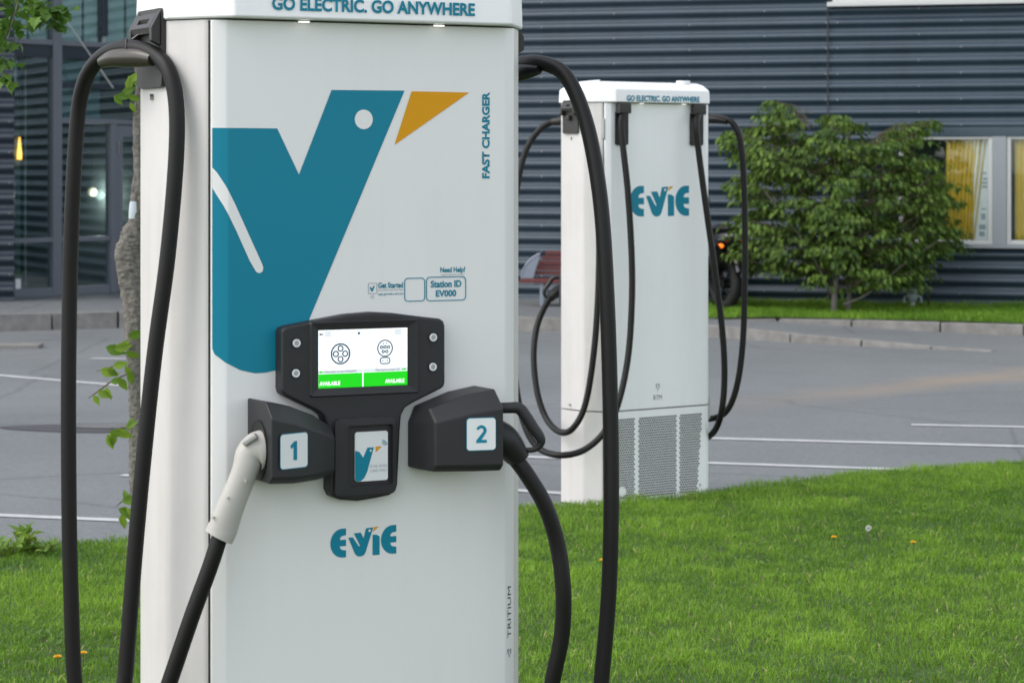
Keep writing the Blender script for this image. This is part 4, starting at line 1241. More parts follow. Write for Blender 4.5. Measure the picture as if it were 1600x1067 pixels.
# cable hook brackets on the cabinet sides
def hook(fr, root, sgn, W, z0, z1, y0=.185, y1=.305, mtl='warm_plastic'):
    xs_ = sgn * (W + SX)
    def X(d_): return xs_ + sgn * d_
    h_ = z1 - z0
    b = bpy.data.objects.new("cable_hook", None); COL.objects.link(b); b.parent = root
    def bx(nm, d0, d1, ya, yb, za, zb_, bev=.004, m=mtl):
        return boxo(nm, (min(X(d0), X(d1)), max(X(d0), X(d1)), ya, yb, za, zb_), M[m], b, bev)
    # back plate, rounded at the corners (outline in y,z)
    pts = rrect(y0, y1, z0, z1, .012)
    bm = bmesh.new()
    v0 = [bm.verts.new((X(.0005), y, z)) for y, z in pts]; v1 = [bm.verts.new((X(.010), y, z)) for y, z in pts]
    bm.faces.new(v0); bm.faces.new(v1)
    for k in range(len(pts)): bm.faces.new((v0[k], v0[(k + 1) % len(pts)], v1[(k + 1) % len(pts)], v1[k]))
    finish("back_plate", bm, M[mtl], b, smooth=True, ang=40)
    # hood: two cheeks and a sloping roof with a slot, open below
    za, zb_ = z0 + h_ * .52, z1 - .004
    for ya, yb in ((y0 + .004, y0 + .020), (y1 - .020, y1 - .004)):
        rings = [[(X(.0102), y, za), (X(.0102), y, zb_), (X(.014), y, zb_ - .006), (X(.03), y, zb_ - h_ * .22), (X(.03), y, za + .01)] for y in (ya, yb)]
        loft("hood_cheek", rings, M[mtl], b, bev=.002)
    roof = lambda ya, yb, t0, t1: loft("hood_roof", [[(X(.014 + .016 * t0), y, zb_ - .006 - (h_ * .22 - .006) * t0) , (X(.014 + .016 * t1), y, zb_ - .006 - (h_ * .22 - .006) * t1), (X(.0105 + .016 * t1), y, zb_ - .018 - (h_ * .22 - .006) * t1), (X(.0105 + .016 * t0), y, zb_ - .018 - (h_ * .22 - .006) * t0)] for y in (ya, yb)], M[mtl], b)
    yi0, yi1 = y0 + .0202, y1 - .0202
    roof(yi0, yi1, 0.0, .35); roof(yi0, yi0 + .025, .3505, .7); roof(yi1 - .025, yi1, .3505, .7); roof(yi0, yi1, .7005, 1.0)
    bx("hook_arm", .0102, .028, (y0 + y1) / 2 - .012, (y0 + y1) / 2 + .012, za - .02, za + .004)
    return b
yb0, _ = C1.onside(263, 80, -W1 - SX); yb1, _ = C1.onside(221, 80, -W1 - SX)
hz0 = C1.onside(240, 138, -W1 - SX)[1]; hz1 = C1.onside(240, 16, -W1 - SX)[1]
hook(C1, ch1, -1, W1, hz0, hz1, max(.115, yb0), min(yb1, .28))
hook(C1, ch1, 1, W1, hz0, hz1, .135, .265)
def side_screw(fr, root, px, py, W, r=.0075):
    y, z = fr.onside(px, py, -W - SX)
    bm = bmesh.new()
    bmesh.ops.create_cone(bm, cap_ends=True, segments=6, radius1=r, radius2=r * .8, depth=.008, matrix=Matrix.Translation((-W - SX - .004, y, z)) @ Matrix.Rotation(-math.pi / 2, 4, 'Y'))
    return finish("bolt", bm, M['steel'], root)
side_screw(C1, ch1, 239, 152, W1)

# ---- charger behind
CW2 = 0.64
C2 = Frame(*(P(1030, 400, 12.0))[:2], 36.0)
ZC2 = 1.918; 
ch2 = thing("charging_station", "smaller white fast charger with perforated base grille at the lawn edge", "charger", C2.o, C2.t, "white charging stations")
def p2(px, py, y=0.0): return C2.onplane(px, py, y)
ZS2 = p2(1023, 638.5)[1]
W2, cap2 = make_cabinet(C2, ch2, CW2, ZC2, 2.02, .287, z_split=ZS2)
f2 = door_f(W2)
make_door(ch2, W2, f2, ZS2 + .003, ZC2 - .003, M['white'])
make_door(ch2, W2, f2, .010, ZS2 - .003, M['white'], "grille_panel")
# perforations
bm = bmesh.new()
def grille(x0, x1, z0, z1, xr_bottom=None):
    pit = .0138; r = .0058; row = 0; z = z0
    while z < z1:
        x = x0 + (pit / 2 if row % 2 else 0)
        lim = x1 if xr_bottom is None else xr_bottom + (x1 - xr_bottom) * (z - z0) / (z1 - z0)
        while x < lim:
            bm.faces.new([bm.verts.new((x + r * math.cos(k * math.pi / 3), -.0008, z + r * math.sin(k * math.pi / 3))) for k in range(6)])
            x += pit
        z += pit * .866; row += 1
gz1, gz0 = p2(1030, 650)[1], p2(1030, 772)[1]
grille(-W2 + .033, p2(992, 700)[0], gz0, gz1)
grille(p2(998.5, 700)[0], p2(1056.5, 700)[0], gz0, gz1)
grille(p2(1062.5, 700)[0], p2(1096.5, 700)[0], gz0, gz1, p2(1089, 700)[0])
go = finish("grille_perforations", bm, M['hole'], ch2); go["kind"] = "stuff"
for px, py in ((982, 779), (1093.5, 757)):
    x, z = p2(px, py); bm = bmesh.new(); disc_y(bm, x, z, .006, -.003, .001, 10); finish("panel_screw", bm, M['greymetal'], ch2)
x, z = p2(972, 768); bm = bmesh.new(); disc_y(bm, x, z, .022, -.0018, .001, 8); ring_y(bm, x, z, .022, .024, -.003, .001, 24); finish("lock_cover", bm, M['white'], ch2)
evie(ch2, p2(984, 315)[0], p2(1076.5, 315)[0], p2(1030, 338)[1], p2(1030, 290.5)[1], -.0008)
za = p2(1037, 160, -.034)[1]
lettering("slogan_lettering", "GO ELECTRIC. GO ANYWHERE", p2(979, 153, -.034)[0], p2(1093, 153, -.034)[0], za + .002, za + .030, -.0352, M['teal'], ch2, .035)
mark(ch2, *p2(1027.5, 606), .022, -.0008)
lettering("model_lettering", "RTM", p2(1021, 622)[0], p2(1034, 622)[0], p2(1027, 624.5)[1], p2(1027, 617)[1], -.0008, M['dark_ink'], ch2, 0)
under_lamps(ch2, [p2(1000, 164)[0], p2(1066, 164)[0]], ZC2, cap2)
for px, py0, py1 in ((937.5, 186, 217), (937.5, 588, 617)):
    ax, az1 = p2(px, py0); _, az0 = p2(px, py1)
    boxo("hinge", (-W2 - .010, -W2 + .0005, .012, .024, az0, az1), M['greymetal'], ch2, .002)
_, az1 = p2(1107, 620); _, az0 = p2(1107, 655)
boxo("hinge", (W2 - .0005, W2 + .012, .012, .024, az0, az1), M['greymetal'], ch2, .002)
# pucks on top of the cap
for (x, y, r) in ((-.27, .20, .055), (.20, .06, .035)):
    bm = bmesh.new(); bmesh.ops.create_cone(bm, cap_ends=True, segments=24, radius1=r * .9, radius2=r, depth=.018, matrix=Matrix.Translation((x, y, 2.012 + .01)) if x > 0 else Matrix.Translation((x, y, 2.016)) @ Matrix.Rotation(-.12, 4, 'Y'))
    bevel_all(bm, .003, 2); finish("antenna_puck", bm, M['white'], ch2, smooth=True, ang=40)
# cable outlets on the front (bracket with dark back plate)
def outlet(px0, px1, py0, pyh, py1):
    x0, x1 = p2(px0, 180)[0], p2(px1, 180)[0]
    xm_ = (px0 + px1) / 2
    z1, zh, z0 = ZC2 - .004, p2(xm_, pyh)[1], p2(xm_, py1)[1]
    b = prism_xz("outlet_plate", rrect(x0 + .004, x1 - .004, z0, zh + .012, .012), -.010, -.0005, M['plastic_dark'], ch2)
    boxo("outlet_hood", (x0, x1 - .012, -.045, -.0108, zh, z1), M['warm_plastic'], ch2, .006)
    return (x0 + x1) / 2
ox1 = outlet(959.5, 981, 165, 178, 227); ox2 = outlet(1076.5, 1098, 166, 180, 228)
hz0 = C2.onside(893, 209, -W2 - SX)[1]; hz1 = C2.onside(893, 157, -W2 - SX)[1]
hook(C2, ch2, -1, W2, hz0, hz1, .135, .255); hook(C2, ch2, 1, W2, hz0, hz1, .135, .255)
side_screw(C2, ch2, 893, 216, W2); side_screw(C2, ch2, 891, 632, W2)
# holster pocket on the far left side for the black connector
z_ = C2.onside(884, 460, -W2 - SX)[1]
boxo("rear_holster", (-W2 + .03, -W2 + .17, .2875, .42, z_ - .07, z_ + .09), M['plastic'], ch2, .008)

# ------------------------------------------------------------------ charging cables
def cable_thing(label, base):
    t_ = thing("charging_cable", label, "charging cable", base, 0, "black charging cables")
    return t_, Vector(base)
def local(pts, base): return [Vector(p[:3]) - base if len(p) == 3 else (*(Vector(p[:3]) - base), p[3]) for p in pts]

# front left cable
base = Vector((P(170, 900, 5.05).x, 5.05, .22))
c1, base = cable_thing("thick black cable looped over the left hook, ending in the ivory connector", base)
RC = .0163
k1 = C1.world(-W1 - .03, .2, .30)
pts = [P(347, 826, 4.925), P(330, 880, 4.925), P(300, 962, 4.93), P(266, 1062, 4.94), P(232, 1160, 4.95), P(196, 1245, 4.96), P(160, 1280, 4.97), P(140, 1235, 4.98), P(160, 1150, 4.985), P(192, 1075, 4.985), P(200, 1000, 4.985), P(212, 850, 4.985), P(226, 700, 4.985), P(242, 550, 4.985), P(262, 400, 4.985), P(275, 250, 4.99), P(275, 160, 5.0), P(262, 108, 5.02), P(238, 84, 5.06), P(205, 75, 5.1), P(175, 80, 5.14), P(148, 100, 5.18), P(130, 135, 5.21), P(121, 190, 5.23), P(114, 300, 5.24), P(109, 450, 5.25), P(107, 620, 5.25), P(108, 800, 5.25), P(111, 930, 5.25), P(117, 1067, 5.25), P(135, 1180, 5.25), P(165, 1262, 5.25), k1 - Vector((.02, 0, .03)), k1]
tube("cord", local(pts, base), RC, M['cable'], c1, 16, 8)
# saddle moulding on the cable crest and its tie
pts = [P(160, 97, 5.155), P(178, 91, 5.125), P(198, 90, 5.10), P(220, 90, 5.075), P(239, 93, 5.05)]
rr = [.013, .0185, .021, .020, .014]
tube("cable_saddle", [(*(p - base), r) for p, r in zip(pts, rr)], 0, M['saddle'], c1, 14, 6)
ctr = P(194, 81, 5.105) - base
ring = [ctr + Vector((math.cos(t) * .004 + .006 * math.sin(t), -math.sin(t) * .020 * 1.0, math.cos(t) * .0265 - .001)) for t in np.linspace(0, 2 * math.pi, 22)]
tube("cable_tie", ring, .0026, M['plastic_dark'], c1, 8, 2)
tube("cable_tie", [P(206, 62, 5.12) - base, P(222, 50, 5.14) - base, P(233, 42, 5.16) - base], .0018, M['steel'], c1, 6, 4)
# ivory connector
cpts = [(436, 702, 4.955, .037), (416, 703, 4.945, .0405), (401, 704, 4.94, .0375), (390, 712, 4.935, .030), (385, 729, 4.93, .0272), (376, 753, 4.927, .0262), (364, 782, 4.925, .0272), (354, 808, 4.925, .029), (348, 827, 4.925, .0295)]
con1 = tube("connector", [(*(P(a, b, d) - base), r) for a, b, d, r in cpts], 0, M['connector_white'], c1, 20, 6, flat=.8, flat_dir=(0, 1, 0))
p = P(388, 683, 4.92) - base
bm = bmesh.new(); box(bm, -.016, .016, -.010, .010, -.006, .006); bmesh.ops.recalc_face_normals(bm, faces=bm.faces); bevel_all(bm, .004, 3)
bmesh.ops.transform(bm, matrix=Matrix.Translation(p + Vector((.004, -.004, -.004))) @ Matrix.Rotation(-.6, 4, 'Y'), verts=bm.verts)
finish("release_button", bm, mat("connector_button_grey", (0.33, 0.33, 0.31), .4), con1, smooth=True, ang=40)
for px, py in ((356, 777), (384, 752), (333, 808)):
    p = P(px, py, 4.905) - base
    bm = bmesh.new(); bmesh.ops.create_cone(bm, cap_ends=True, segments=10, radius1=.0028, radius2=.0022, depth=.012, matrix=Matrix.Translation(p) @ Matrix.Rotation(math.pi / 2, 4, 'X')); finish("case_screw", bm, M['connector_white'], con1)
# collar at the cable end
tube("strain_collar", [P(348, 824, 4.925) - base, P(344.5, 833, 4.925) - base, P(342, 838, 4.925) - base], .0302, M['connector_white'], con1, 18, 3, flat=.8, flat_dir=(0, 1, 0))

# front right cable
base = Vector((P(900, 900, 5.3).x, 5.3, .22))
c2, base = cable_thing("thick black cable looped over the right hook, ending in the black connector", base)
k2_ = C1.world(W1 + .03, .2, .30)
pts = [P(805, 716, 5.185), P(826, 745, 5.185), P(852, 790, 5.19), P(871, 850, 5.2), P(880, 920, 5.2), P(878, 990, 5.21), P(864, 1060, 5.22), P(850, 1140, 5.24), P(855, 1230, 5.27), P(885, 1270, 5.29), P(918, 1220, 5.3), P(932, 1140, 5.31), P(940, 1060, 5.31), P(951, 930, 5.31), P(955, 800, 5.31), P(954, 650, 5.32), P(949, 480, 5.33), P(940, 330, 5.35), P(924, 225, 5.38), P(905, 160, 5.42), P(883, 118, 5.46), P(858, 102, 5.5), P(828, 98, 5.55), P(795, 108, 5.62), P(775, 150, 5.68), P(768, 300, 5.7), P(768, 700, 5.7), P(770, 1000, 5.7), k2_ + Vector((.03, .06, -.02)), k2_]
tube("cord", local(pts, base), RC * 1.04, M['cable'], c2, 16, 8)
pts = [P(842, 110, 5.505), P(825, 112, 5.53), P(806, 115, 5.57), P(790, 120, 5.6)]
tube("cable_saddle", [(*(p - base), r) for p, r in zip(pts, [.010, .016, .020, .018])], 0, M['plastic_dark'], c2, 14, 6)
# black connector
con2 = tube("connector", [(*(P(a, b, d) - base), r) for a, b, d, r in ((765, 676, 5.17, .034), (785, 686, 5.175, .034), (797, 698, 5.18, .031), (808, 712, 5.185, .0255), (813, 719, 5.187, .022))], 0, M['plastic_dark'], c2, 18, 6, flat=.85, flat_dir=(0, 1, 0))
tube("grip", [(*(P(a, b, d) - base), r) for a, b, d, r in ((772, 638, 5.17, .0115), (795, 637, 5.175, .0115), (811, 638, 5.18, .0125), (822, 651, 5.182, .0125), (833, 668, 5.184, .0122), (843, 682, 5.186, .0110), (845, 692, 5.187, .0085), (837, 701, 5.187, .0062), (824, 703, 5.187, .0055), (808, 700, 5.187, .0052))], 0, M['plastic'], con2, 14, 6, flat=.9, flat_dir=(0, 1, 0))

# rear cables
def V2(x, y, z): return C2.world(x, y, z)
R2 = .0155
base = Vector((P(890, 780, 11.85).x, 11.85, .25))
c3, base = cable_thing("long black cable draped down the left of the rear charger with its handle", base)
a0 = V2(ox1 - .006, -.03, p2(970, 176)[1])
pts = [a0, P(970.5, 190, 11.82), P(973, 225, 11.81), P(981, 300, 11.80), P(987, 400, 11.79), P(987, 480, 11.78), P(981, 560, 11.76), P(966, 630, 11.72), P(944, 675, 11.70), P(912, 703, 11.68), P(875, 711, 11.66), P(842, 700, 11.75), P(820, 665, 11.80), P(806, 600, 11.85), P(797, 500, 11.90), P(798, 400, 11.95), P(806, 305, 12.00), P(820, 240, 12.03), P(842, 204, 12.05), P(866, 190, 12.05), P(890, 187, 12.03), P(911, 193, 11.99), P(925, 215, 11.85), P(932, 260, 11.82), P(936, 340, 11.80), P(935, 450, 11.80), P(928, 550, 11.80), P(915, 630, 11.81), P(896, 668, 11.82), P(876, 675, 11.90), P(855, 656, 12.02), P(840, 615, 12.08), P(834, 560, 12.14), P(838, 515, 12.20), P(849, 484, 12.26), P(862, 462, 12.30)]
tube("cord", local(pts, base), R2, M['cable'], c3, 12, 7)
con3 = tube("connector", [(*(P(a, b, d) - base), r) for a, b, d, r in ((859, 467, 12.3, .02), (866, 459, 12.31, .027), (876, 453, 12.32, .03), (900, 447, 12.34, .03))], 0, M['plastic_dark'], c3, 14, 5)
tube("grip", [(*(P(a, b, d) - base), r) for a, b, d, r in ((890, 434, 12.3, .011), (866, 434, 12.29, .011), (858, 443, 12.29, .011), (850, 455, 12.29, .010), (853, 464, 12.29, .007), (862, 465, 12.3, .006))], 0, M['warm_plastic'], con3, 10, 5)
tube("cable_saddle", [(*(P(a, b, d) - base), r) for a, b, d, r in ((862, 191, 12.05, .017), (875, 190, 12.04, .020), (878, 189, 12.04, .021), (890, 189, 12.03, .02), (899, 190, 12.02, .018))], 0, M['warm_plastic'], c3, 12, 5)
base = Vector((P(1130, 760, 12.2).x, 12.2, .25))
c4, base = cable_thing("black cable hanging at the right side of the rear charger", base)
a0 = V2(ox2 - .006, -.03, p2(1087, 178)[1])
pts = [a0, P(1087.5, 195, 12.05), P(1092, 240, 12.05), P(1104, 330, 12.05), P(1118, 430, 12.06), P(1129, 520, 12.08), P(1132, 590, 12.1), P(1127, 645, 12.12), P(1115, 675, 12.2), P(1098, 684, 12.35), P(1080, 675, 12.45), P(1068, 600, 12.55), P(1066, 400, 12.58), P(1070, 240, 12.58), P(1085, 195, 12.55), P(1108, 184, 12.5), P(1132, 186, 12.44), P(1148, 197, 12.41), P(1158, 228, 12.4), P(1163, 300, 12.4), P(1164, 420, 12.4), P(1161, 530, 12.4), P(1152, 600, 12.4), P(1137, 640, 12.41), P(1116, 653, 12.44), P(1095, 652, 12.5), P(1078, 640, 12.58)]
tube("cord", local(pts, base), R2, M['cable'], c4, 12, 7)
tube("cable_saddle", [(*(P(a, b, d) - base), r) for a, b, d, r in ((1098, 187, 12.53, .02), (1112, 187, 12.49, .021), (1124, 188, 12.46, .019), (1136, 190, 12.43, .016))], 0, M['plastic_dark'], c4, 12, 5)

# ------------------------------------------------------------------ foliage helpers
def leaf_shape(kind="ovate"):
    """leaf in the xy plane, stem at origin, tip along +y, unit length, folded along the midrib"""
    if kind == "ovate":
        half = [(0, 0), (.17, .16), (.26, .36), (.21, .6), (.09, .82), (0, 1.0)]
    elif kind == "maple":
        half = [(0, 0), (.10, .10), (.42, .05), (.34, .26), (.56, .46), (.30, .48), (.26, .66), (.12, .70), (0, 1.0)]
    else:
        half = [(0, 0), (.10, .2), (.16, .5), (.12, .8), (0, 1.0)]
    return half
def leaf_mesh(name, kind, material, fold=.25, droop=.3):
    half = leaf_shape(kind)
    v, f = [], []
    mid = [(0, y, -droop * y * y * .5) for _, y in half]
    for s in (-1, 1):
        o_ = len(v)
        for (x, y) in half:
            v.append((s * x, y, fold * x - droop * y * y * .5)); v.append((0, y, -droop * y * y * .5))
        for i in range(len(half) - 1):
            a_ = o_ + 2 * i
            q4 = [a_, a_ + 2, a_ + 3, a_ + 1] if s < 0 else [a_, a_ + 1, a_ + 3, a_ + 2]
            if i == 0: q4 = [a_ + 1, a_ + 2, a_ + 3] if s < 0 else [a_ + 1, a_ + 3, a_ + 2]
            f.append(q4)
    me = bpy.data.meshes.new(name); me.from_pydata(v, [], f)
    me.validate(); me.update(); me.materials.append(material)
    at = me.attributes.new("tint", 'FLOAT', 'POINT')
    at.data.foreach_set("value", np.zeros(len(me.vertices), np.float32))
    return me
def leaf_xform(pos, size, yaw, pitch, roll):
    return Matrix.Translation(pos) @ Matrix.Rotation(yaw, 4, 'Z') @ Matrix.Rotation(pitch, 4, 'X') @ Matrix.Rotation(roll, 4, 'Y') @ Matrix.Scale(size, 4)
def merge_leaves(name, kind, mats_, tints, material, parent, fold=.25, droop=.3):
    src = leaf_mesh("leaf_source", kind, material, fold, droop)
    nv = len(src.vertices)
    co = np.empty(nv * 3); src.vertices.foreach_get("co", co); co = co.reshape(-1, 3)
    faces = [list(p.vertices) for p in src.polygons]
    bpy.data.meshes.remove(src)
    V = []; Fc = []
    for i, m_ in enumerate(mats_):
        A = np.array(m_)
        V.append(co @ A[:3, :3].T + A[:3, 3])
    V = np.concatenate(V)
    lens = [len(f) for f in faces]
    flat = np.concatenate([np.array(f) for f in faces])
    n = len(mats_)
    loops = (np.arange(n)[:, None] * nv + flat[None]).reshape(-1).astype(np.int32)
    tot = np.tile(np.array(lens, np.int32), n); st = np.concatenate([[0], np.cumsum(tot)[:-1]]).astype(np.int32)
    me = bpy.data.meshes.new(name)
    me.vertices.add(len(V)); me.vertices.foreach_set("co", V.astype(np.float32).ravel())
    me.loops.add(len(loops)); me.loops.foreach_set("vertex_index", loops)
    me.polygons.add(len(tot)); me.polygons.foreach_set("loop_start", st); me.polygons.foreach_set("loop_total", tot)
    at = me.attributes.new("tint", 'FLOAT', 'POINT'); at.data.foreach_set("value", np.repeat(np.array(tints, np.float32), nv))
    me.update(); me.materials.append(material)
    o = bpy.data.objects.new(name, me); COL.objects.link(o); o.parent = parent
    o["kind"] = "stuff"
    return o

# ------------------------------------------------------------------ the bush in front of the wall
BD = 26.15
bb = G(1302, 491, .11)
bush = thing("leafy_bush", "broad green leafy bush growing on the grass strip by the wall", "bush", bb)
def bpx(px, py, d): return P(px, py, d) - bb
stems = [[(0, 0, -.05, .035), (.02, 0, .25, .03), (.06, .02, .6, .024), (.10, .1, 1.2, .014), (.15, .1, 1.9, .006)],
         [(.16, .12, -.05, .028), (.20, .14, .3, .024), (.28, .16, .8, .018), (.5, .1, 1.5, .008)],
         [(-.02, 0, .22, .016), (-.14, -.05, .45, .012), (-.35, -.1, .8, .009), (-.75, -.15, 1.3, .006)],
         [(.1, -.02, .1, .012), (.35, -.1, .22, .01), (.7, -.15, .52, .008), (1.05, -.1, .75, .005)],
         [(.04, .05, .4, .016), (-.2, .1, 1.0, .012), (-.5, .1, 1.7, .006)],
         [(.1, .05, .5, .016), (.5, .05, 1.0, .01), (1.0, 0, 1.4, .006)]]
for s_ in stems:
    tube("stem", s_, 0, M['bark'], bush, 8, 5)
# crown outline in pixels: clusters of drooping leaves on twig ends
outline = [(1133, 215), (1150, 196), (1165, 205), (1180, 182), (1198, 185), (1204, 150), (1216, 154), (1240, 176), (1256, 205), (1268, 228), (1284, 186), (1305, 176), (1326, 182), (1340, 208), (1362, 226), (1388, 205), (1412, 190), (1440, 182), (1462, 190), (1440, 212), (1428, 235), (1458, 250), (1478, 275), (1468, 292), (1500, 305), (1480, 328), (1508, 346), (1488, 362), (1492, 390), (1465, 395), (1446, 408), (1455, 436), (1420, 445), (1395, 428), (1370, 446), (1335, 448), (1310, 430), (1280, 440), (1255, 425), (1225, 432), (1200, 418), (1178, 438), (1165, 420), (1185, 398), (1142, 398), (1150, 380), (1172, 372), (1136, 352), (1150, 335), (1172, 318), (1138, 288), (1155, 272), (1170, 250), (1138, 235)]
def inside(x, y, poly):
    c = False; j = len(poly) - 1
    for i in range(len(poly)):
        xi, yi = poly[i]; xj, yj = poly[j]
        if (yi > y) != (yj > y) and x < (xj - xi) * (y - yi) / (yj - yi) + xi: c = not c
        j = i
    return c
rb = random.Random(21)
LM, LT = [], []
twigs = bmesh.new()
clusters = []
tries = 0
while len(clusters) < 640 and tries < 20000:
    tries += 1
    px, py = rb.uniform(1125, 1502), rb.uniform(145, 450)
    if not inside(px, py, outline): continue
    # depth: round in plan, thinner near the rim
    u = (px - 1310) / 190.0; v = (py - 310) / 160.0
    e_ = max(0.05, 1 - u * u * .85 - v * v * .5)
    yy = (rb.random() * 2 - 1) * .95 * math.sqrt(e_)
    if rb.random() < .45: yy = -abs(yy)
    yy = min(yy, .75 - .06 * u)
    clusters.append((px, py, yy))
for px in (1205, 1212, 1225, 1238, 1300, 1312, 1325, 1340, 1400, 1415, 1430, 1447, 1140, 1150, 1495, 1490, 1478):
    pys = [o_[1] for o_ in outline if abs(o_[0] - px) < 16]
    if pys: clusters.append((px, min(pys) + 10, rb.uniform(-.3, .1)))
for (px, py, yy) in clusters:
    c = bpx(px, py, BD + yy)
    rad = rb.choice((.07, .10, .13, .17))
    out = Vector((c.x, c.y, 0)); out = out.normalized() if out.length > .05 else Vector((0, -1, 0))
    start = c - out * rad * 2.2 + Vector((0, 0, -.12)) 
    tube_bm(twigs, [start, (start + c) / 2 + Vector((0, 0, .03)), c], [.006, .004, .002], 5)
    bright = rb.uniform(-.25, .3)
    for k in range(rb.randint(28, 42)):
        a2 = rb.uniform(0, 2 * math.pi); rr_ = rad * math.sqrt(rb.random()) * 1.2
        pos = c + Vector((math.cos(a2) * rr_, math.sin(a2) * rr_, rb.uniform(-.025, .03) - rr_ * .35))
        if (pos + bb).y > wall_y((pos + bb).x) - .07: continue
        yaw = math.atan2(pos.y - c.y + out.y * .12, pos.x - c.x + out.x * .12) - math.pi / 2 + rb.uniform(-.6, .6)
        pitch = -rb.uniform(.3, 1.35)
        LM.append(leaf_xform(pos, rb.uniform(.036, .082), yaw, pitch, rb.uniform(-.5, .5)))
        LT.append(max(0, min(1.1, .42 + bright + rb.uniform(-.25, .3))))
finish("twigs", twigs, M['twig'], bush)["kind"] = "stuff"
# the leaves nearest the camera are parts of their own, the rest one mass
order = sorted(range(len(LM)), key=lambda i: LM[i].translation.y - .3 * LM[i].to_scale().x)
near = set(order[:300])
merge_leaves("foliage", "ovate", [LM[i] for i in range(len(LM)) if i not in near], [LT[i] for i in range(len(LM)) if i not in near], M['bushleaf'], bush)
lm = leaf_mesh("leaf", "ovate", M['leafpart'])
for i in order[:300]:
    o = bpy.data.objects.new("leaf", lm); COL.objects.link(o); o.parent = bush; o.matrix_local = LM[i]

# ------------------------------------------------------------------ young tree behind the nearest charger
tb = G(216, 868, .03)
TD = tb.y
tree = thing("young_tree", "slim grey young tree growing close behind the nearest charger", "tree", tb)
def tpx(px, py, d=None): return P(px, py, d or TD) - tb
trunk = [(215, 880, .040), (216, 800, .034), (215, 720, .032), (214, 640, .033), (212, 560, .036), (209, 480, .042), (203, 430, .047), (200, 395, .050), (205, 372, .044), (213, 345, .034), (218, 300, .029), (220, 200, .028), (222, 100, .027), (224, 0, .026), (226, -200, .024), (222, -450, .021), (228, -700, .016), (226, -950, .009)]
tk = tube("trunk", [(*tpx(x, y), r) for x, y, r in trunk], 0, M['bark'], tree, 26, 16)
for v in tk.data.vertices:
    v.co += v.normal * (.0026 * rb.gauss(0, 1) + .003 * math.sin(v.co.z * 17 + v.co.x * 140 + v.co.y * 60))
bm = bmesh.new(); bmesh.ops.create_icosphere(bm, subdivisions=2, radius=.03, matrix=Matrix.Translation(tpx(195, 383, TD - .015)) @ Matrix.Diagonal((1.0, 1.1, 1.0, 1)))
for v in bm.verts: v.co += Vector((rb.uniform(-1, 1), rb.uniform(-1, 1), rb.uniform(-1, 1))) * .004
finish("trunk_knot", bm, M['bark'], tree, smooth=True)
tube("bark_tag", [(*tpx(208, 315, TD - .028), .013), (*tpx(207.5, 330, TD - .03), .016), (*tpx(206.5, 342, TD - .03), .014)], 0, mat("pale_tag", (.55, .6, .64), .6), tree, 8, 3, flat=.5, flat_dir=(0, 1, 0))
bmb = bmesh.new()
# sprouts along the trunk: each leaf on its own
sm_ = leaf_mesh("leaf", "ovate", M['sprout'], .2, .35)
def sprout(pts_, leaves, kind=None):
    tube_bm(bmb, [tpx(*p) for p in pts_], [.0035] * (len(pts_) - 1) + [.0015], 5)
    for (px, py, size, ang, tilt) in leaves:
        o = bpy.data.objects.new("leaf", sm_); COL.objects.link(o); o.parent = tree
        s_ = size / F * TD
        # leaf lies roughly facing the camera: tip direction by angle in the picture
        m_ = Matrix.Translation(tpx(px, py, TD - .06)) @ Matrix.Rotation(math.radians(-ang), 4, 'Y') @ Matrix.Rotation(math.radians(78 + tilt), 4, 'X') @ Matrix.Rotation(rb.uniform(-.5, .5), 4, 'Y') @ Matrix.Scale(s_, 4)
        o.matrix_local = m_
# (px, py at the stem, length in px, direction clockwise from up, tilt)
sprout([(212, 160), (195, 150), (178, 148)], [(190, 148, 26, -60, 10), (182, 150, 24, -95, 15), (178, 149, 22, -140, 0), (198, 140, 24, -20, 10), (205, 138, 22, 15, 0), (200, 150, 22, -110, 20), (204, 160, 20, -160, 0)])
sprout([(212, 130), (204, 128)], [(204, 128, 24, -45, 10), (208, 130, 22, -95, 0)])
sprout([(208, 528), (196, 524)], [(200, 526, 30, -75, 12)])
sprout([(206, 560), (190, 548), (170, 542)], [(196, 550, 26, -110, 10), (178, 545, 30, -80, 15), (165, 542, 34, -110, 8), (188, 546, 22, -40, 5)])
sprout([(206, 572), (180, 572), (150, 580)], [(196, 572, 22, -150, 5), (176, 573, 26, -75, 15), (156, 578, 32, -105, 10), (168, 575, 22, -130, 5), (202, 580, 24, -170, 0)])
sprout([(208, 580), (175, 595), (152, 612), (138, 622)], [(186, 590, 26, -150, 0), (172, 597, 24, -80, 10), (166, 604, 24, -165, 5), (152, 612, 26, -110, 10), (146, 617, 20, -150, 0)])
sprout([(210, 668), (190, 668), (170, 675)], [(196, 668, 22, -60, 10), (182, 671, 30, -120, 5), (170, 675, 26, -100, 10), (168, 678, 28, -160, 0), (178, 676, 26, 170, 0), (200, 672, 22, -20, 5)])
sprout([(208, 780), (192, 782), (182, 790)], [(190, 783, 30, -80, 12), (196, 790, 30, -165, 5), (185, 795, 28, -110, 8), (192, 802, 28, 180, 0), (200, 784, 22, 20, 0)])
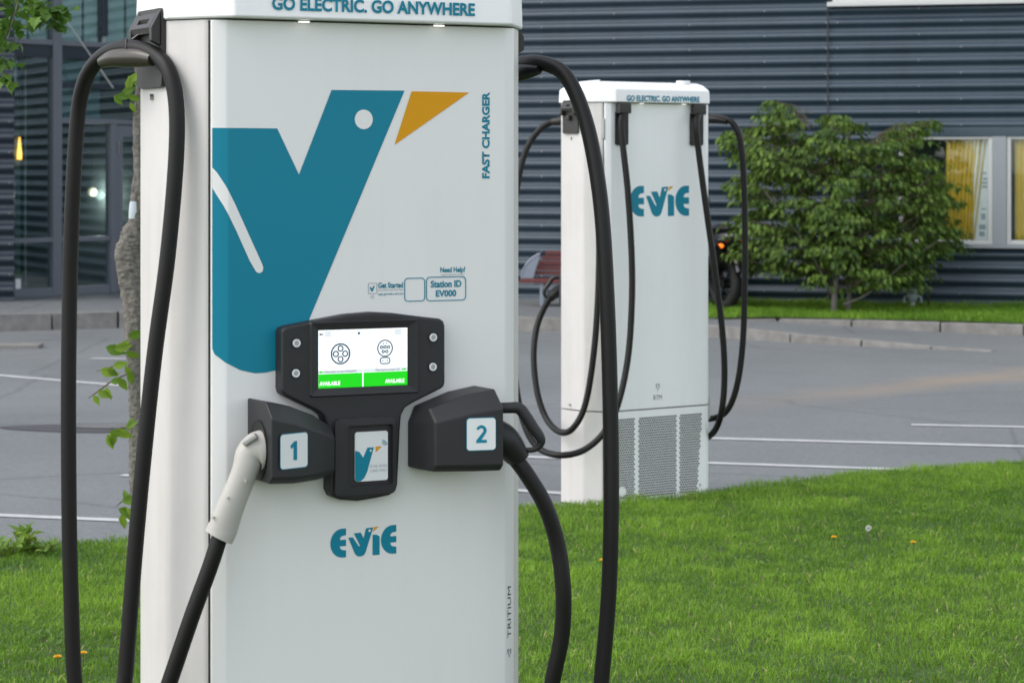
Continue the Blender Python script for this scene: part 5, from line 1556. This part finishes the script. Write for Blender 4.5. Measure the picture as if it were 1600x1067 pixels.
# limbs and high crown, mostly above the picture, with one spray hanging into the top left corner
crown_c = tpx(140, -620)
LM, LT = [], []
limb = [[(222, -120, TD, .016), (170, -160, TD - .1, .012), (110, -120, TD - .2, .009), (55, -60, TD - .25, .006), (30, 0, TD - .28, .004), (12, 60, TD - .3, .002)],
        [(226, -300, TD, .016), (330, -420, TD + .1, .012), (450, -560, TD + .1, .006)],
        [(224, -420, TD, .015), (120, -560, TD + .2, .010), (0, -680, TD + .3, .005)],
        [(226, -560, TD, .012), (300, -720, TD - .3, .008), (340, -860, TD - .5, .004)]]
for l in limb:
    tube("limb", [(*tpx(a, b, d), r) for a, b, d, r in l], 0, M['bark'], tree, 8, 5)
def spray(px, py, d, n, rad, sz=.055):
    c = tpx(px, py, d)
    for k in range(n):
        v = Vector((rb.gauss(0, 1), rb.gauss(0, 1), rb.gauss(0, .6))) * rad * .6
        LM.append(leaf_xform(c + v, sz * rb.uniform(.7, 1.2), rb.uniform(0, 6.28), -rb.uniform(.1, 1.2), rb.uniform(-.6, .6)))
        LT.append(rb.uniform(.1, .75))
for (px, py, n, r) in ((22, -10, 26, .07), (45, 8, 20, .05), (70, 14, 24, .05), (90, 22, 14, .035), (60, 35, 14, .04), (92, 38, 10, .025), (12, 35, 18, .05), (5, 60, 18, .05), (10, 95, 12, .04), (8, 125, 9, .03), (-15, 80, 20, .07), (-30, 20, 30, .1), (40, -50, 40, .12), (105, 12, 6, .02)):
    spray(px, py, TD - .27, n, r, .05)
for (px, py, d, n, r) in ((110, -140, TD - .2, 70, .2), (330, -430, TD + .1, 120, .3), (450, -570, TD + .1, 120, .3), (120, -560, TD + .2, 140, .3), (0, -690, TD + .3, 140, .35), (300, -720, TD - .3, 130, .3), (340, -870, TD - .5, 130, .35), (226, -950, TD, 200, .4), (190, -700, TD, 130, .35)):
    spray(px, py, d, n, r, .06)
merge_leaves("crown", "maple", LM, LT, M['treeleaf'], tree, .15, .3)
finish("twigs", bmb, M['twig'], tree)["kind"] = "stuff"

# ------------------------------------------------------------------ weeds and dandelions
def rosette(px, py, n, size, label, up=.9, group="broad leaved weeds"):
    b = G(px, py, .02)
    t_ = thing("broadleaf_weed", label, "weed", b, 0, group)
    me_ = leaf_mesh("leaf", "ovate", M['sprout'], .25, .5); st_ = bmesh.new()
    for k in range(n):
        o = bpy.data.objects.new("leaf", me_); COL.objects.link(o); o.parent = t_
        lp = Vector((rb.gauss(0, .035), rb.gauss(0, .03), rb.random() * size * .7 * up))
        tube_bm(st_, [Vector((lp.x * .3, lp.y * .3, -.01)), lp * .6 + Vector((0, 0, .006)), lp], .0013, 5)
        o.matrix_local = leaf_xform(lp, size * rb.uniform(.3, .6), rb.uniform(0, 6.28), rb.uniform(.2, 1.3) * up, rb.uniform(-.4, .4))
    finish("stems", st_, M['twig'], t_)["kind"] = "stuff"
rosette(40, 866, 34, .15, "tallest leafy weed at the lawn edge left of the looped cable"); rosette(12, 872, 26, .12, "low weed at the far left lawn edge"); rosette(66, 868, 18, .10, "small weed nearest the left cable at the lawn edge")
rosette(1082, 786, 7, .10, "small weed at the foot of the rear charger's right corner", .6); rosette(1122, 790, 6, .08, "flat pale weed in the lawn right of the rear charger", .3)
def dandelion(px, py, h_, label, seed=False):
    b = P(px, py, 1); 
    d = (CAMZ - h_ - .03) * F / (py - HOR); top = P(px, py, d)
    b = Vector((top.x + .004, top.y, .02))
    t_ = thing("dandelion", label, "flower", b, 0, "dandelions in the lawn")
    tube("stalk", [(0, 0, 0), (-.003, 0, h_ * .5), (-.004, 0, h_ + .008)], .0018, M['twig'], t_, 6, 3)
    bm = bmesh.new()
    c = Vector((-.004, 0, h_ + .01))
    if seed:
        for k in range(90):
            v = Vector((rb.gauss(0, 1), rb.gauss(0, 1), rb.gauss(0, 1))).normalized()
            p = c + v * .012; s_ = Vector((rb.gauss(0, 1), rb.gauss(0, 1), rb.gauss(0, 1))).normalized() * .004
            bm.faces.new([bm.verts.new(x_) for x_ in (p + s_, p - s_, c + v * .004)])
        finish("seed_head", bm, M['seedhead'], t_)
    else:
        for ring_n, rr_, hh in ((14, .015, 0), (11, .012, .004), (8, .007, .007)):
            for k in range(ring_n):
                a2 = 2 * math.pi * k / ring_n + rr_
                d_ = Vector((math.cos(a2), math.sin(a2), .25)); n_ = Vector((-math.sin(a2), math.cos(a2), 0)) * .0028
                b0 = c + Vector((0, 0, hh * .3))
                bm.faces.new([bm.verts.new(x_) for x_ in (b0, b0 + d_ * rr_ * .8 - n_, b0 + d_ * rr_ + Vector((0, 0, hh)), b0 + d_ * rr_ * .8 + n_)])
        finish("petals", bm, M['yellow'], t_)
dandelion(90, 1027, .05, "yellow dandelion left of the thick cable strand, lower left"); dandelion(130, 1021, .05, "yellow dandelion just right of the left cable strand, lower left")
dandelion(1427, 848, .05, "yellow dandelion in the lawn, furthest right"); dandelion(1303, 840, .05, "yellow dandelion left of the white seed head in the lawn")
dandelion(1357, 825, .11, "white dandelion seed head on a tall reddish stalk in the lawn", True)
dandelion(941, 876, .04, "orange yellow flower close beside the right cable strand in the lawn")

LM, LT = [], []
for k in range(46):
    cx_, cy_ = rb.uniform(-2.2, 3.0), rb.uniform(7.7, 13)
    for i in range(rb.randint(14, 50)):
        x_, y_ = cx_ + rb.gauss(0, .12), cy_ + rb.gauss(0, .10)
        if y_ > float(edge_y(x_)) - .05: continue
        LM.append(leaf_xform(Vector((x_, y_, .034 + rb.random() * .018)), rb.uniform(.016, .034), rb.uniform(0, 6.28), rb.uniform(-.2, .7), rb.uniform(-.3, .3))); LT.append(rb.uniform(.2, 1.0))
clo = merge_leaves("clover", "ovate", LM, LT, M['treeleaf'], None, .2, .2)
tag(clo, "small round clover leaves scattered in the lawn", "clover", kind="stuff")
# ------------------------------------------------------------------ bench by the wall
bc = G(845, 486, .14)
bd = 26.9
bc = Vector((P(868, 400, bd).x, bd, .15))
bench = thing("slatted_bench", "dark red slatted bench with grey steel end behind the rear charger", "bench", bc, math.radians(-8))
def bl(px, py, d=bd):
    w = P(px, py, d) - bc; t = math.radians(8)
    return Vector((w.x * math.cos(t) - w.y * math.sin(t), w.x * math.sin(t) + w.y * math.cos(t), w.z))
zs, zt_ = bl(840, 438).z, bl(860, 395).z
xl_, xr_ = bl(812, 430).x, bl(812, 430).x + 1.7
for k in range(5):
    t = (k + .5) / 5
    z = zs + .045 + (zt_ - zs - .03) * t
    y = .18 + .14 * t
    xi = xl_ + .06 + .17 * t
    boxo("back_slat", (xi + .02, xr_ - .06 - .17 * t - .02, y, y + .025, z - .022, z + .022), M['brickred'], bench, .004)
for k in range(4):
    y = -.27 + k * .115
    boxo("seat_slat", (xl_ + .03, xr_ - .03, y, y + .1, zs - .018, zs + .018), M['brickred'], bench, .004)
for s_, x0 in ((1, xl_), (-1, xr_)):
    # quarter-round steel end panel
    rim = [(x0 + s_ * (.30 - .30 * math.cos(t)), zs + (zt_ - zs) * math.sin(t)) for t in np.linspace(0.02, 1.25, 12)]
    pts = [(x0 + s_ * .02, zs - .005)] + rim[1:] + [(x0 + s_ * .12, zs - .0)]
    prism_xz("end_panel", pts, .10, .112, M['bench_steel'], bench)
    tube("end_rim", [(x_, .105, z_) for x_, z_ in rim], .012, M['bench_steel'], bench, 8, 3)
    for y in (-.2, .16):
        boxo("leg", (x0 + s_ * .26 - .02, x0 + s_ * .26 + .02, y - .02, y + .02, -.01, zs - .019), M['bench_steel'], bench, .003)
prism_xz("under_tray", [(xl_ + .15, zs - .0185), (xr_ - .15, zs - .0185), (xr_ - .3, zs - .10), (xl_ + .3, zs - .10)], -.15, .13, M['bench_steel'], bench)

# ------------------------------------------------------------------ motorcycle by the wall, half hidden
md = 26.4
mb = Vector((P(1133, 490, md).x, md, .12))
moto = thing("motorcycle", "parked black motorcycle with an orange indicator between rear charger and bush", "motorcycle", mb, math.radians(28))
def wheel(y, r=.27, w=.11):
    wv = bpy.data.objects.new("wheel", None); COL.objects.link(wv); wv.parent = moto
    bm = bmesh.new()
    prof = [(-w / 2, r * .68), (-w / 2, r * .88), (-w * .3, r * .98), (0, r), (w * .3, r * .98), (w / 2, r * .88), (w / 2, r * .68)]
    rings = []
    for k in range(28):
        t = 2 * math.pi * k / 28
        rings.append([bm.verts.new((px_, y + rr_ * math.cos(t), r + rr_ * math.sin(t))) for px_, rr_ in prof])
    for k in range(28):
        for i in range(len(prof)):
            j = (i + 1) % len(prof)
            bm.faces.new((rings[k][i], rings[k][j], rings[(k + 1) % 28][j], rings[(k + 1) % 28][i]))
    finish("tyre", bm, M['tyre'], wv, smooth=True)
    bm = bmesh.new()
    bmesh.ops.create_cone(bm, cap_ends=True, segments=20, radius1=.05, radius2=.05, depth=w * .9, matrix=Matrix.Translation((0, y, r)) @ Matrix.Rotation(math.pi / 2, 4, 'Y'))
    for k in range(6):
        t = 2 * math.pi * k / 6
        tube_bm(bm, [Vector((0, y, r)), Vector((0, y + r * .7 * math.cos(t), r + r * .7 * math.sin(t)))], .014, 6)
    finish("rim", bm, M['plastic_dark'], wv)
wheel(0.0); wheel(1.28)
# mudguard, body, seat, tank, screen
def lof(name, rows, m, par=moto, bev=.02):
    rings = []
    for (y, z, w, hh) in rows:
        rings.append([(w * math.cos(t) , y, z + hh * math.sin(t)) for t in np.linspace(0, 2 * math.pi, 13)[:-1]])
    return loft(name, rings, M[m], par, smooth=True, ang=60)
lof("rear_fairing", [(-.28, .78, .03, .03), (-.2, .76, .10, .08), (0, .72, .15, .14), (.3, .66, .17, .17), (.6, .6, .15, .16)], 'moto_black')
lof("seat", [(-.18, .86, .08, .03), (0, .86, .14, .05), (.35, .80, .15, .06), (.55, .80, .11, .05)], 'plastic_dark')
lof("fuel_tank", [(.45, .80, .08, .05), (.6, .86, .16, .13), (.85, .86, .16, .14), (1.0, .82, .10, .1)], 'moto_black')
lof("engine", [(.4, .38, .12, .12), (.55, .38, .2, .2), (.85, .4, .2, .2), (1.0, .45, .1, .12)], 'plastic_dark')
lof("front_fairing", [(.95, .85, .1, .1), (1.1, .88, .2, .16), (1.25, .84, .16, .14), (1.34, .8, .06, .06)], 'moto_black')
lof("pannier", [(-.22, .58, .06, .12), (-.1, .58, .11, .17), (.25, .58, .11, .17), (.33, .58, .06, .12)], 'moto_black').location.x = .24
lof("pannier", [(-.22, .58, .06, .12), (-.1, .58, .11, .17), (.25, .58, .11, .17), (.33, .58, .06, .12)], 'moto_black').location.x = -.24
tube("mudguard", [(0, -.29, .40, .055), (0, -.24, .50, .06), (0, -.1, .58, .065), (0, .05, .6, .06)], 0, M['moto_black'], moto, 10, 4)
for s_ in (-1, 1):
    tube("swing_arm", [(s_ * .075, 0, .27), (s_ * .09, .3, .33), (s_ * .08, .55, .38)], .018, M['plastic_dark'], moto, 8, 3)
    tube("fork", [(s_ * .085, 1.28, .27), (s_ * .085, 1.15, .6), (s_ * .085, 1.05, .9)], .02, M['greymetal'], moto, 8, 3)
    tube("handlebar", [(s_ * .02, 1.03, .93), (s_ * .2, .98, .98), (s_ * .36, .88, .95)], .013, M['plastic_dark'], moto, 8, 3)
    tube("mirror_arm", [(s_ * .24, .98, .98), (s_ * .30, .97, 1.06), (s_ * .34, .96, 1.12)], .006, M['steel'], moto, 6, 3)
    mi = lof("mirror", [(.945, 1.14, .06, .035), (.955, 1.14, .07, .042), (.985, 1.14, .05, .03)], 'steel'); mi.location.x = s_ * .35
    tube("indicator_stalk", [(s_ * .08, -.16, .68), (s_ * .15, -.18, .68)], .008, M['plastic_dark'], moto, 6, 2)
    bm = bmesh.new(); bmesh.ops.create_icosphere(bm, subdivisions=2, radius=.03, matrix=Matrix.Translation((s_ * .17, -.18, .68)) @ Matrix.Diagonal((1.1, .9, .8, 1))); finish("indicator", bm, M['indicator'], moto, smooth=True)
tube("windscreen", [(0, 1.18, .98, .12), (0, 1.14, 1.08, .12), (0, 1.08, 1.2, .07)], 0, M['moto_black'], moto, 14, 4, flat=.15, flat_dir=(0, 1, 0))

# ------------------------------------------------------------------ standpipe valve by the wall
vb = Vector((P(1426, 478, 26.6).x, 26.6, .10))
valve = thing("standpipe_valve", "small grey pipe valve standing in the grass right of the bush", "valve", vb)
tube("pipe", [(0, 0, -.02), (0, 0, .06), (0, 0, .12)], .022, M['frame_light'], valve, 12, 2)
tube("valve_body", [(0, 0, .085, .028), (0, 0, .11, .045), (0, 0, .15, .055), (0, 0, .18, .05), (0, 0, .2, .07), (0, 0, .225, .07), (0, 0, .235, .04)], 0, M['valve'], valve, 14, 3)
for s_ in (-1, 1):
    tube("outlet_arm", [(s_ * .04, 0, .15), (s_ * .085, 0, .14), (s_ * .09, 0, .08)], .014, M['valve'], valve, 8, 3)
vb = Vector((P(1451, 478, 26.7).x, 26.7, .10))
tap = thing("garden_tap", "thin dark tap post with a pale knob beside the pipe valve", "tap", vb)
tube("post", [(0, 0, -.02), (0, 0, .1), (0, 0, .2)], .010, M['plastic_dark'], tap, 8, 2)
tube("knob", [(0, 0, .198, .010), (0, 0, .21, .016), (0, 0, .235, .016), (0, 0, .245, .008)], 0, M['frame_light'], tap, 10, 2)
